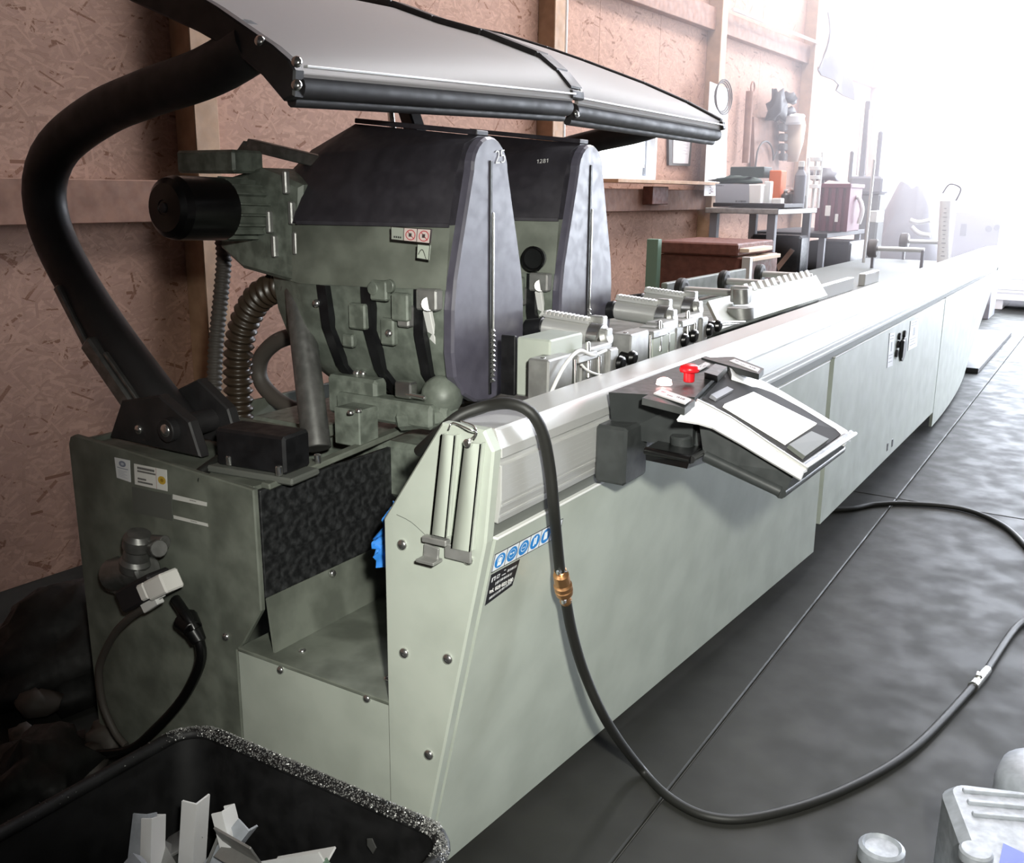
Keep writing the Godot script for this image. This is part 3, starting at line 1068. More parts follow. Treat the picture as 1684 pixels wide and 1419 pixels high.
	s = st()
	for q in [Vector3(1.78, 1.219, -1.478), Vector3(1.79, 1.183, -1.423), Vector3(1.775, 1.154, -1.542), Vector3(1.79, 1.089, -1.587), Vector3(1.8, 1.12, -1.47)]:
		box(s, q, Vector3(0.02, rng.randf_range(0.03, 0.07), rng.randf_range(0.03, 0.06)), 0.004)
	for q in [Vector3(1.78, 1.223, -1.493), Vector3(1.785, 1.231, -1.449)]:
		cyl(s, q, q + Vector3(-0.012, 0, 0), 0.016, -1, 12)
	pieces("housing_boss", s, M.cast, u)
	for q in [Vector3(1.83, 1, -1.603), Vector3(1.83, 1.001, -1.583), Vector3(1.79, 1.118, -1.462), Vector3(1.75, 1.18, -1.655)]:
		screw(u, q, Vector3(-1, 0.3, 0.3), 0.01)
	# the guard nose: a tall shield, round at the top, with the blade slot down its middle
	s = st()
	var prof := []
	for i in 13:
		var a := PI * i / 12.0
		prof.append(Vector2(cos(a) * 0.078, 1.497 + sin(a) * 0.078))
	var nl := [Vector2(0.100, 1.42), Vector2(0.126, 1.33), Vector2(0.148, 1.25), Vector2(0.158, 1.18), Vector2(0.160, 1.08), Vector2(0.150, 1.02), Vector2(0.115, 0.972), Vector2(0.06, 0.945), Vector2(0.0, 0.938)]
	var poly := PackedVector2Array()
	for p in prof:
		poly.append(p + Vector2(cx, 0))
	for p in nl:
		poly.append(Vector2(cx - p.x, p.y))
	for i in range(nl.size() - 2, -1, -1):
		poly.append(Vector2(cx + nl[i].x, nl[i].y))
	prism(s, Transform3D(Basis.IDENTITY, Vector3(0, 0, -1.332)), poly, 0.032, 0.006)
	var nose := obj("guard_nose", s, M.nose, u)
	s = st()
	box2(s, Vector3(cx - 0.008, 0.955, -1.302), Vector3(cx + 0.002, 1.52, -1.2965), 0.001)
	obj("blade_slot", s, M.black, nose)
	s = st()
	bar(s, Vector3(cx + 0.006, 1.0, -1.297), Vector3(cx + 0.004, 1.40, -1.297), 0.007, 0.007, Vector3(1, 0, 0), 0.002)
	obj("slot_edge", s, M.bright, nose)
	s = st()
	for k in 11:
		var y := 0.985 + k * 0.0125
		tri(s, Vector3(cx - 0.006, y, -1.296), Vector3(cx + 0.010, y + 0.003, -1.29), Vector3(cx - 0.004, y + 0.010, -1.296), Vector3(0, 0, 1))
		tri(s, Vector3(cx - 0.006, y, -1.296), Vector3(cx + 0.010, y + 0.003, -1.29), Vector3(cx + 0.008, y - 0.001, -1.297), Vector3(0, -1, 0))
		tri(s, Vector3(cx - 0.004, y + 0.010, -1.296), Vector3(cx + 0.010, y + 0.003, -1.29), Vector3(cx + 0.012, y + 0.009, -1.297), Vector3(0, 1, 0))
	obj("blade_teeth", s, M.bright, u)
	# motor behind, its black fan cowl towards the camera
	var mo := Vector3(1.50, 1.405, -1.88)
	s = st()
	lathe(s, mo, Vector3(1, -0.03, 0), [Vector2(0, 0), Vector2(0.016, 0), Vector2(0.018, -0.002), Vector2(0.055, 0.002), Vector2(0.068, 0.012), Vector2(0.074, 0.03), Vector2(0.075, 0.165), Vector2(0, 0.165)], 28)
	var cowl := obj("fan_cowl", s, M.black_shiny, u)
	s = st()
	lathe(s, mo + Vector3(0.001, 0, 0), Vector3(-1, 0, 0), [Vector2(0.012, 0), Vector2(0.012, 0.005), Vector2(0.006, 0.008), Vector2(0, 0.008)], 10)
	obj("bolt", s, M.dark, cowl)
	s = st()
	lathe(s, mo + Vector3(0.15, -0.004, 0), Vector3(1, -0.03, 0), [Vector2(0, 0), Vector2(0.066, 0), Vector2(0.066, 0.30), Vector2(0, 0.30)], 28)
	for k in 18:
		var a := TAU * k / 18.0
		var d := Vector3(0, cos(a), sin(a))
		bar(s, mo + Vector3(0.165, -0.004, 0) + d * 0.068, mo + Vector3(0.36, -0.01, 0) + d * 0.068, 0.005, 0.018, d, 0.001)
	obj("motor_body", s, M.cast, u)
	s = st()
	box2(s, Vector3(1.7, 1.536, -1.969) + Vector3(0, -0.05, -0.10), Vector3(1.7, 1.541, -1.861) + Vector3(0.10, 0, 0), 0.006)
	obj("terminal_box", s, M.cast, u)
	s = st()
	prism(s, along_x(1.76), zy([Vector2(-1.70, 1.46), Vector2(-1.84, 1.50), Vector2(-1.98, 1.47), Vector2(-2.0, 1.30), Vector2(-1.92, 1.25), Vector2(-1.72, 1.22)]), 0.17, 0.01)
	obj("gear_case", s, M.cast, u)
	s = st()
	for q in [Vector3(1.755, 1.37, -1.806), Vector3(1.755, 1.311, -1.792), Vector3(1.755, 1.393, -1.729), Vector3(1.755, 1.465, -1.744), Vector3(1.755, 1.321, -1.719)]:
		box(s, q, Vector3(0.016, 0.055, 0.014), 0.003)
	pieces("casting_rib", s, M.alu_dull, u)
	s = st()
	bar(s, Vector3(1.78, 1.314, -1.957), Vector3(1.78, 1.245, -1.68), 0.03, 0.035, Vector3.UP, 0.003)
	bar(s, Vector3(1.85, 1.56, -1.959), Vector3(1.85, 1.513, -1.702), 0.03, 0.03, Vector3.UP, 0.003)
	bar(s, Vector3(1.85, 1.56, -1.959), Vector3(1.85, 1.524, -2), 0.03, 0.03, Vector3.RIGHT, 0.003)
	pieces("support_arm", s, M.steel, u)
	# base casting under the head
	s = st()
	box2(s, Vector3(1.80, 0.70, -1.97), Vector3(2.24, 0.845, -1.20), 0.012)
	box(s, Vector3(1.82, 0.945, -1.593), Vector3(0.05, 0.10, 0.16), 0.008)
	box(s, Vector3(1.81, 0.926, -1.483), Vector3(0.06, 0.06, 0.30), 0.008)
	lathe(s, Vector3(1.86, 0.964, -1.356), Vector3(-1, 0.4, 0.5), [Vector2(0.05, 0), Vector2(0.048, 0.03), Vector2(0.036, 0.05), Vector2(0.018, 0.058), Vector2(0, 0.06)], 20, false)
	box(s, Vector3(1.84, 0.932, -1.353), Vector3(0.07, 0.05, 0.08), 0.012)
	bar(s, Vector3(1.8, 0.906, -1.447), Vector3(1.83, 0.928, -1.322), 0.06, 0.05, Vector3.UP, 0.012)
	pieces("base_casting", s, M.cast, u)
	s = st()
	box(s, Vector3(1.8, 0.984, -1.421), Vector3(0.03, 0.04, 0.05), 0.004)
	cyl(s, Vector3(1.79, 0.975, -1.413), Vector3(1.79, 0.972, -1.355), 0.006, -1, 8)
	obj("lock_lever", s, M.bright, u)
	# the second head is the same, half a metre along
	var u2: Node3D = u.duplicate()
	u2.name = numbered("saw_unit")
	add_child(u2)
	u2.position += Vector3(0.513, 0.004, 0.0)
	u2.set_meta("label", "further of the two black saw heads, half hidden behind the nearer guard")
	# warning signs stick only on the nearer head, the oval window only in the further one
	var tx := Vector3(0.268, 0, -1).normalized() * -1.0
	var signs := [[Vector3(1.765, 1.369, -1.43), Vector3(1.793, 1.365, -1.336), Vector3(1.795, 1.332, -1.342), Vector3(1.768, 1.339, -1.433)], [Vector3(1.782, 1.331, -1.368), Vector3(1.792, 1.329, -1.339), Vector3(1.79, 1.295, -1.342), Vector3(1.78, 1.299, -1.369)]]
	var im := Image.create(192, 64, false, Image.FORMAT_RGB8)
	im.fill(Color(0.62, 0.64, 0.60))
	im.fill_rect(Rect2i(64, 0, 128, 64), Color(0.80, 0.74, 0.72))
	for k in 2:
		var x := 96 + k * 64
		draw_disc(im, x, 32, 24, Color(0.70, 0.25, 0.28), 20)
		for i in 34:
			im.fill_rect(Rect2i(x - 16 + i, 17 + i - 2, 3, 3), Color(0.70, 0.25, 0.28))
		im.fill_rect(Rect2i(x - 8, 24, 14, 16), Color(0.25, 0.2, 0.2))
	for x in [14, 24, 34, 44]:
		im.fill_rect(Rect2i(x, 44, 7, 9), Color(0.2, 0.2, 0.2))
	for x in [0, 62, 126, 189]:
		im.fill_rect(Rect2i(x, 0, 3, 64), Color(0.15, 0.12, 0.12))
	im.fill_rect(Rect2i(0, 0, 192, 3), Color(0.15, 0.12, 0.12))
	im.fill_rect(Rect2i(0, 61, 192, 3), Color(0.15, 0.12, 0.12))
	var q0: Array = signs[0]
	s = print_plate(q0[0], q0[1], q0[2], q0[3], Vector3(0.004, 0, 0))
	obj("warning_sign", s, printed(im), u)
	im = Image.create(64, 72, false, Image.FORMAT_RGB8)
	im.fill(Color(0.66, 0.69, 0.64))
	for e in [Rect2i(0, 0, 64, 3), Rect2i(0, 69, 64, 3), Rect2i(0, 0, 3, 72), Rect2i(61, 0, 3, 72)]:
		im.fill_rect(e, Color(0.15, 0.15, 0.14))
	for i in 36:
		draw_disc(im, 8 + i * 1.2, 50 - 26 * sin(i * 0.11), 2, Color(0.2, 0.2, 0.18))
	q0 = signs[1]
	s = print_plate(q0[0], q0[1], q0[2], q0[3], Vector3(0.004, 0, 0))
	obj("warning_sign", s, printed(im), u)
	s = st()
	lathe(s, Vector3(Vector3(2.285, 1.273, -1.357)), Vector3(-1, 0, 0.2), [Vector2(0.03, -0.02), Vector2(0.034, 0.006), Vector2(0.03, 0.012), Vector2(0.026, 0.006), Vector2(0, 0.004)], 20)
	obj("inspection_glass", s, M.black_shiny, u2)
	words(u2, "1281", 0.012, Vector3(2.3911, 1.5320, -1.3961), Vector3(0.22, 0.08, 1.0), Vector3(0.47, 0.88, -0.1734), M.white)
	words(nose, "25", 0.03, Vector3(2.022, 1.53, -1.298), Vector3(1, 0.1, 0), Vector3(-0.1, 1, 0), M.white, "chalk_mark")

func hood() -> void:
	var h := thing("safety_hood", "raised grey curved safety hood in two sections above the saw heads", "machine hood", Vector3(1.5, 0.9, -1.85))
	# profiles in z, y along the curved side of each section
	var near := [Vector3(1.48, 1.668, -1.410), Vector3(1.48, 1.687, -1.424), Vector3(1.48, 1.717, -1.468), Vector3(1.48, 1.745, -1.52), Vector3(1.48, 1.800, -1.62), Vector3(1.48, 1.868, -1.76), Vector3(1.48, 1.935, -1.93), Vector3(1.48, 1.985, -2.10), Vector3(1.48, 2.03, -2.30)]
	var mid := [Vector3(2.57, 1.709, -1.404), Vector3(2.57, 1.736, -1.407), Vector3(2.57, 1.783, -1.45), Vector3(2.57, 1.827, -1.512), Vector3(2.57, 1.898, -1.703), Vector3(2.57, 1.949, -1.882), Vector3(2.57, 2.004, -2.04), Vector3(2.57, 2.045, -2.22), Vector3(2.57, 2.075, -2.42)]
	var mid2 := [Vector3(2.62, 1.702, -1.413), Vector3(2.62, 1.726, -1.416), Vector3(2.62, 1.78, -1.468), Vector3(2.62, 1.834, -1.535), Vector3(2.62, 1.912, -1.736), Vector3(2.62, 1.964, -1.919), Vector3(2.62, 2.024, -2.08), Vector3(2.62, 2.06, -2.26), Vector3(2.62, 2.095, -2.46)]
	var far := [Vector3(3.77, 1.695, -1.397), Vector3(3.77, 1.725, -1.404), Vector3(3.77, 1.795, -1.545), Vector3(3.77, 1.874, -1.732), Vector3(3.77, 1.977, -2.012), Vector3(3.77, 2.038, -2.189), Vector3(3.77, 2.106, -2.403), Vector3(3.77, 2.15, -2.60), Vector3(3.77, 2.19, -2.80)]
	var n := 0
	for pr in [[near, mid], [mid2, far]]:
		var grid := []
		for i in near.size():
			var row := []
			for j in 9:
				row.append((pr[0][i] as Vector3).lerp(pr[1][i], j / 8.0))
			grid.append(row)
		var s := st()
		slab(s, grid, Vector3(0, -0.016, -0.010))
		var sec := obj("hood_section", s, M.hood, h)
		# rolled front edge: a bright lip, a dark round bar and a rubber bumper beneath
		var a: Vector3 = pr[0][0]
		var b: Vector3 = pr[1][0]
		s = st()
		bar(s, a + Vector3(0, 0.014, 0.006), b + Vector3(0, 0.014, 0.006), 0.012, 0.005, Vector3.UP, 0.001)
		obj("front_lip", s, M.silver, sec)
		s = st()
		tube(s, [a + Vector3(0, -0.022, -0.02), b + Vector3(0, -0.022, -0.02)], 0.024, 14)
		tube(s, [a + Vector3(0, -0.048, -0.035), b + Vector3(0, -0.048, -0.035)], 0.013, 10)
		pieces("front_bumper", s, M.hood_dark, sec)
		n += 1
	# the dark rib where the sections meet and the side plate at the near end
	var s := st()
	var rib := []
	for i in mid.size():
		rib.append(((mid[i] as Vector3) + mid2[i]) / 2.0 + Vector3(0, 0.004, 0))
	for i in rib.size() - 1:
		bar(s, rib[i], rib[i + 1], 0.075, 0.022, Vector3.UP, 0.004)
	for i in far.size() - 1:
		bar(s, far[i] + Vector3(0.006, -0.004, 0), far[i + 1] + Vector3(0.006, -0.004, 0), 0.03, 0.026, Vector3.UP, 0.003)
	obj("hood_rib", s, M.hood_dark, h)
	for p in [mid2[1] + Vector3(0.0, 0.012, 0.004), mid2[0] + Vector3(-0.01, -0.03, 0.0)]:
		screw(h, p, Vector3(0, 0.4, 1), 0.012)
	s = st()
	var top := PackedVector2Array()
	for i in near.size():
		top.append(Vector2(-near[i].z, near[i].y + 0.006))
	var low := [Vector2(-2.30, 1.98), Vector2(-2.10, 1.925), Vector2(-1.902, 1.845), Vector2(-1.678, 1.762), Vector2(-1.574, 1.715), Vector2(-1.50, 1.668), Vector2(-1.445, 1.618), Vector2(-1.415, 1.625)]
	for q in low:
		top.append(Vector2(-q.x, q.y))
	prism(s, along_x(1.455), top, 0.03, 0.004)
	var sp := obj("side_plate", s, M.hood_dark, h)
	for q in [Vector3(1.455, 1.732, -1.5), Vector3(1.455, 1.688, -1.403), Vector3(1.455, 1.646, -1.406)]:
		screw(sp, q, Vector3(-1, 0.2, 0.3), 0.011)
	# the two swan-neck arms that carry the hood
	for x in [1.50, 3.68]:
		s = st()
		var path := [Vector3(x, 0.88, -1.87), Vector3(x, 0.98, -1.99), Vector3(x, 1.12, -2.145), Vector3(x, 1.25, -2.262), Vector3(x, 1.36, -2.325), Vector3(x, 1.46, -2.325), Vector3(x, 1.545, -2.25), Vector3(x, 1.615, -2.08), Vector3(x, 1.655, -1.90), Vector3(x, 1.69, -1.70), Vector3(x, 1.735, -1.56)]
		tube(s, spline(path, 0.03), 0.052 if x < 2.0 else 0.045, 18)
		obj("hood_arm", s, M.hood_dark, h)
	# near hinge: gas strut, lugs and bolts
	s = st()
	bar(s, Vector3(1.45, 1.21, -2.23), Vector3(1.46, 1.036, -2.121), 0.022, 0.03, Vector3.RIGHT, 0.004)
	bar(s, Vector3(1.45, 1.083, -2.123), Vector3(1.47, 0.871, -1.935), 0.045, 0.05, Vector3.RIGHT, 0.006)
	bar(s, Vector3(1.44, 1.06, -2.058), Vector3(1.45, 0.911, -1.916), 0.010, 0.012, Vector3.RIGHT, 0.002)
	obj("gas_strut", s, M.steel, h)
	s = st()
	prism(s, along_x(1.43), zy([Vector2(-1.73, 0.85), Vector2(-1.76, 0.93), Vector2(-1.86, 0.98), Vector2(-2.0, 0.95), Vector2(-2.06, 0.85)]), 0.03, 0.004)
	prism(s, along_x(1.545), zy([Vector2(-1.73, 0.85), Vector2(-1.76, 0.94), Vector2(-1.86, 1.0), Vector2(-1.95, 0.96), Vector2(-2.03, 0.85)]), 0.03, 0.004)
	cyl(s, Vector3(1.41, 0.905, -1.82), Vector3(1.58, 0.905, -1.82), 0.028, -1, 16)
	pieces("hinge_lug", s, M.hood_dark, h)
	screw(h, Vector3(1.412, 0.905, -1.82), Vector3(-1, 0, 0), 0.016)
	screw(h, Vector3(1.43, 0.887, -1.942), Vector3(-1, 0, 0), 0.012)
	s = st()
	cyl(s, Vector3(2.75, 1.731, -2.222), Vector3(2.75, 1.652, -2.211), 0.012, -1, 10)
	obj("strut_rod", s, M.bright, h)
	s = st()
	bar(s, Vector3(2.75, 1.738, -2.151), Vector3(2.75, 1.634, -2.108), 0.05, 0.065, Vector3.RIGHT, 0.006)
	obj("strut_lug", s, M.black, h)

func clamps() -> void:
	var spots := [
		["front pneumatic clamp nearest the end plate, silver cylinder with toothed rack and two black knobs", Vector3.ZERO],
		["middle pneumatic clamp behind the rail, silver cylinder beside the second saw head", Vector3(2.64, 1.101, -1.089) - Vector3(2.2, 1.096, -1.083)],
		["rearmost of the three pneumatic clamps, next to the roller tray", Vector3(2.86, 1.106, -1.096) - Vector3(2.2, 1.096, -1.083)],
	]
	for k in 3:
		var sh: Vector3 = spots[k][1]
		var c := thing("pneumatic_clamp", spots[k][0], "clamp", Vector3(2.2, 0.86, -1.1) + sh, "pneumatic clamps behind the rail")
		var tip: Vector3 = Vector3(2.2, 1.093, -1.325) + sh
		var a: Vector3 = Vector3(2.2, 1.103, -1.267) + sh
		var b: Vector3 = Vector3(2.2, 1.093, -1.132) + sh
		var e: Vector3 = Vector3(2.2, 1.095, -1.078) + sh
		var s := st()
		cyl(s, tip, a, 0.026, -1, 20, 0.004)
		obj("plunger", s, M.black, c)
		s = st()
		cyl(s, a, b, 0.030, -1, 24, 0.003)
		obj("cylinder", s, M.alu, c)
		s = st()
		var d := (b - a).normalized()
		bar(s, a + Vector3(0, 0.033, 0), b + Vector3(0, 0.033, 0), 0.03, 0.008, Vector3.UP, 0.001)
		for i in 11:
			box(s, a.lerp(b, 0.05 + i * 0.088) + Vector3(0, 0.041, 0), Vector3(0.03, 0.010, 0.010), 0.002)
		obj("toothed_rack", s, M.alu, c)
		s = st()
		cyl(s, b, b + d * 0.035, 0.036, -1, 24, 0.003)
		bar(s, b + Vector3(0, -0.035, 0) , b + d * 0.035 + Vector3(0, -0.035, 0), 0.05, 0.03, Vector3.UP, 0.003)
		bar(s, b + d * 0.0175, b + d * 0.0175 + Vector3(0, -0.12, 0), 0.05, 0.03, Vector3(0, 0, 1), 0.003)
		obj("collar", s, M.bright, c)
		s = st()
		cyl(s, b + d * 0.036, e, 0.028, 0.022, 20, 0.004)
		box(s, e + Vector3(0, -0.005, -0.01), Vector3(0.035, 0.05, 0.02), 0.003)
		box(s, b + d * 0.01 + Vector3(0.02, 0.035, 0), Vector3(0.03, 0.03, 0.04), 0.003)
		obj("head_block", s, M.alu_dull, c)
		s = st()
		box(s, Vector3(1.893, 1.032, -1.075) + sh, Vector3(0.115, 0.11, 0.055), 0.004)
		box(s, Vector3(2.095, 1.027, -1.085) + sh, Vector3(0.16, 0.115, 0.05), 0.004)
		box(s, Vector3(2.173, 1.02, -1.07) + sh, Vector3(0.05, 0.10, 0.04), 0.004)
		box(s, Vector3(2.017, 1.07, -1.08) + sh, Vector3(0.10, 0.02, 0.075), 0.003)
		obj("base_block", s, M.alu_dull, c)
		s = st()
		for q in [Vector3(1.858, 1.081, -1.075), Vector3(1.9, 1.078, -1.075), Vector3(1.966, 1.075, -1.08), Vector3(2.058, 1.067, -1.08)]:
			cyl(s, q + sh - Vector3(0, 0.02, 0), q + sh + Vector3(0, 0.008, 0), 0.007, -1, 10)
		cyl(s, Vector3(2.046, 1.102, -1.06) + sh, Vector3(2.033, 1.016, -1.05) + sh, 0.006, -1, 10)
		cyl(s, Vector3(2.097, 1.061, -1.055) + sh, Vector3(2.092, 0.985, -1.05) + sh, 0.006, -1, 10)
		cyl(s, Vector3(1.962, 1.073, -1.05) + sh, Vector3(1.957, 1.002, -1.045) + sh, 0.004, -1, 10)
		pieces("pin", s, M.bright, c)
		for q in [[Vector3(2.2, 1.031, -1.08), Vector3(2.2, 1.029, -1.051)], [Vector3(2.26, 1.04, -1.075), Vector3(2.26, 1.035, -1.046)]]:
			s = st()
			cyl(s, q[0] + sh, q[1] + sh, 0.010, -1, 12)
			lathe(s, q[1] + sh, q[1] - q[0], [Vector2(0, -0.004), Vector2(0.017, -0.004), Vector2(0.021, 0.004), Vector2(0.018, 0.013), Vector2(0.012, 0.016), Vector2(0, 0.016)], 16)
			obj("knob", s, M.black_shiny, c)
		if k == 0:
			s = st()
			tube(s, spline([Vector3(2.143, 1.068, -1.06), Vector3(2.045, 1.071, -1.045), Vector3(1.954, 1.094, -1.035), Vector3(1.885, 1.068, -1.035), Vector3(1.824, 1.014, -1.035)], 0.01), 0.0045, 8)
			tube(s, spline([Vector3(1.987, 1.056, -1.045), Vector3(2.015, 1.037, -1.04), Vector3(2.087, 1.016, -1.04), Vector3(2.14, 1.015, -1.04)], 0.01), 0.003, 8)
			pieces("air_tube", s, M.white, c)
			s = st()
			box2(s, Vector3(1.9, 0.982, -1.172), Vector3(1.9, 1.121, -1.081) + Vector3(0.16, 0, 0), 0.004)
			obj("fence_block", s, M.paint, c)
			s = st()
			box2(s, Vector3(1.895, 0.981, -1.213) + Vector3(0.002, 0, 0), Vector3(1.895, 1.123, -1.174) + Vector3(0.012, 0.0, 0), 0.002)
			obj("fence_liner", s, M.black, c)
		elif k == 1:
			s = st()
			box2(s, Vector3(2.42, 0.979, -1.179), Vector3(2.42, 1.066, -1.055) + Vector3(0.16, 0, 0), 0.004)
			obj("fence_block", s, M.paint, c)
		else:
			s = st()
			tube(s, [Vector3(2.9, 1.052, -1.125), Vector3(3.3, 1.014, -1.094)], 0.004, 8)
			tube(s, [Vector3(2.9, 1.038, -1.108), Vector3(3.3, 1.01, -1.1)], 0.004, 8)
			pieces("guide_rod", s, M.bright, c)

func hexa(s: SurfaceTool, t: Array, b: Array) -> void:
	# a block from its four top corners and the four below them, in the same order
	var mid := Vector3.ZERO
	for p in t + b:
		mid += p / 8.0
	var faces := [t, b]
	for i in 4:
		var j := (i + 1) % 4
		faces.append([t[i], t[j], b[j], b[i]])
	for f in faces:
		quad(s, f[0], f[1], f[2], f[3], (f[0] + f[1] + f[2] + f[3]) / 4.0 - mid)

func console() -> void:
	var c := thing("control_console", "dark control console with silver cheeks, bright screen and red stop button on the rail", "control panel", Vector3(2.0, 0.87, -0.86))
	var BL := Vector3(1.819, 1.040, -0.692)
	var BR := Vector3(2.244, 1.040, -0.777)
	var FL := Vector3(1.805, 0.930, -0.478)
	var FR := Vector3(2.186, 0.930, -0.465)
	var nrm := (FL - BL).cross(BR - BL).normalized()
	if nrm.y < 0.0:
		nrm = -nrm
	var P := func(u: float, v: float, lift: float) -> Vector3:
		return BL.lerp(BR, u).lerp(FL.lerp(FR, u), v) + nrm * lift
	var bfl := Vector3(1.803, 0.879, -0.497)
	var bfr := Vector3(2.233, 0.875, -0.487)
	var bbl := Vector3(1.798, 0.927, -0.66)
	var bbr := Vector3(2.235, 0.93, -0.755)
	# body, narrowing below
	var s := st()
	hexa(s, [BL, BR, FR, FL], [bbl, bbr, bfr, bfl])
	var body := obj("body", s, M.plastic_dark, c)
	s = st()
	tube(s, [P.call(0.0, 1.0, 0.0), P.call(1.0, 1.0, 0.0)], 0.009, 10)
	tube(s, [bfl + Vector3(0, 0.006, -0.006), bfr + Vector3(0, 0.006, -0.006)], 0.012, 10)
	tube(s, [bfl + Vector3(0.004, 0.008, -0.006), bbl + Vector3(0.004, 0.008, 0)], 0.012, 10)
	obj("body_edge", s, M.plastic_dark, body)
	s = st()
	tube(s, [P.call(0.0, 1.02, 0.006), P.call(1.0, 1.03, 0.006)], 0.0045, 8)
	obj("front_trim", s, M.silver, c)
	# face panel, screen, keys
	s = st()
	hexa(s, [P.call(0.10, 0.02, 0.004), P.call(0.93, 0.02, 0.004), P.call(0.96, 0.97, 0.004), P.call(0.06, 0.97, 0.004)], [P.call(0.10, 0.02, -0.004), P.call(0.93, 0.02, -0.004), P.call(0.96, 0.97, -0.004), P.call(0.06, 0.97, -0.004)])
	obj("face_panel", s, M.face, c)
	for q in [["screen", 0.146, 0.198, 0.658, 0.291, 0.751, 0.803, 0.209, 0.775, M.screen], ["key_strip", 0.19, 0.80, 0.58, 0.825, 0.62, 0.955, 0.18, 0.955, M.trim], ["name_plate", 0.156, 0.058, 0.471, 0.11, 0.483, 0.165, 0.154, 0.121, M.grey]]:
		s = st()
		hexa(s, [P.call(q[1], q[2], 0.013), P.call(q[3], q[4], 0.013), P.call(q[5], q[6], 0.013), P.call(q[7], q[8], 0.013)], [P.call(q[1], q[2], 0.0), P.call(q[3], q[4], 0.0), P.call(q[5], q[6], 0.0), P.call(q[7], q[8], 0.0)])
		obj(q[0], s, q[9], c)
	# silver cheeks
	var up := spline([Vector3(1.789, 1.048, -0.681), Vector3(1.816, 1.016, -0.619), Vector3(1.821, 0.974, -0.541), Vector3(1.81, 0.938, -0.458)], 0.03)
	var lo := spline([Vector3(1.682, 1.032, -0.677), Vector3(1.774, 1.004, -0.641), Vector3(1.778, 0.964, -0.549), Vector3(1.772, 0.928, -0.459)], 0.03)
	var n := mini(up.size(), lo.size())
	var grid := [[], [], []]
	for i in n:
		var a: Vector3 = up[i * (up.size() - 1) / (n - 1)]
		var b: Vector3 = lo[i * (lo.size() - 1) / (n - 1)]
		grid[0].append(a)
		grid[1].append(a.lerp(b, 0.5) + Vector3(-0.003, 0.007, 0))
		grid[2].append(b)
	s = st()
	slab(s, grid, Vector3(0.005, -0.005, 0.0))
	var ck := obj("side_cheek", s, M.silver, c)
	s = st()
	tube(s, up, 0.006, 8)
	obj("cheek_edge", s, M.alu, ck)
	up = spline([Vector3(2.193, 1.052, -0.761), Vector3(2.244, 1.012, -0.678), Vector3(2.209, 0.972, -0.564), Vector3(2.177, 0.934, -0.46)], 0.03)
	lo = spline([Vector3(2.123, 1.046, -0.726), Vector3(2.163, 1.006, -0.669), Vector3(2.167, 0.966, -0.582), Vector3(2.132, 0.932, -0.463)], 0.03)
	n = mini(up.size(), lo.size())
	grid = [[], [], []]
	for i in n:
		var a: Vector3 = up[i * (up.size() - 1) / (n - 1)]
		var b: Vector3 = lo[i * (lo.size() - 1) / (n - 1)]
		grid[0].append(a)
		grid[1].append(a.lerp(b, 0.5) + Vector3(0, 0.006, 0))
		grid[2].append(b)
	s = st()
	slab(s, grid, Vector3(0.0, -0.02, 0.0))
	obj("side_cheek", s, M.silver, c)
	# housing over the rail, with its wings and keys
	s = st()
	var h0 := Vector3(1.751, 1.052, -0.856)
	var h1 := Vector3(2.287, 1.055, -0.853)
	hexa(s, [h0, h1, BR + Vector3(0, 0.012, 0), BL + Vector3(-0.01, 0.012, 0)], [Vector3(1.80, 0.945, -0.866), Vector3(2.30, 0.945, -0.866), Vector3(2.22, 0.95, -0.76), Vector3(1.83, 0.94, -0.70)])
	obj("housing", s, M.plastic_dark, c)
	s = st()
	var w0 := Vector3(2.238, 1.058, -0.845)
	var w1 := Vector3(2.301, 1.058, -0.787)
	var w2 := Vector3(2.178, 1.058, -0.669)
	var w3 := Vector3(2.103, 1.058, -0.656)
	hexa(s, [w0, w1, w2, w3], [w0 - Vector3(0, 0.014, 0), w1 - Vector3(0, 0.014, 0), w2 - Vector3(0, 0.014, 0), w3 - Vector3(0, 0.014, 0)])
	w0 = Vector3(1.724, 1.056, -0.769)
	w1 = Vector3(1.841, 1.058, -0.776)
	w2 = Vector3(1.762, 1.056, -0.673)
	w3 = Vector3(1.7, 1.052, -0.669)
	hexa(s, [w0, w1, w2, w3], [w0 - Vector3(0, 0.014, 0), w1 - Vector3(0, 0.014, 0), w2 - Vector3(0, 0.014, 0), w3 - Vector3(0, 0.014, 0)])
	pieces("wing", s, M.plastic_dark, c)
	for q in [[Vector3(1.763, 1.06, -0.762), Vector3(1.813, 1.06, -0.766), Vector3(1.751, 1.06, -0.677), Vector3(1.707, 1.06, -0.672)], [Vector3(2.224, 1.06, -0.769), Vector3(2.257, 1.06, -0.767), Vector3(2.162, 1.06, -0.673), Vector3(2.119, 1.06, -0.666)], [Vector3(2.082, 1.058, -0.804), Vector3(2.174, 1.06, -0.81), Vector3(2.157, 1.06, -0.791), Vector3(2.075, 1.058, -0.787)]]:
		s = print_plate(q[1], q[2], q[3], q[0], Vector3(0, -0.003, 0))
		obj("key_label", s, lines_print(96, 32, Color(0.85, 0.84, 0.84), Color(0.35, 0.30, 0.32), [[10, 6, 10, 22, true], [18, 5, 34, 50, true], [10, 8, 60, 86, true]], 21), c)
	s = st()
	var eb := Vector3(1.923, 1.058, -0.751)
	cyl(s, eb, eb + Vector3(0, 0.022, 0), 0.012, -1, 16)
	lathe(s, eb + Vector3(0, 0.022, 0), Vector3.UP, [Vector2(0, 0), Vector2(0.020, 0), Vector2(0.022, 0.006), Vector2(0.019, 0.013), Vector2(0.010, 0.017), Vector2(0, 0.018)], 20, false)
	obj("stop_button", s, M.red, c)
	s = st()
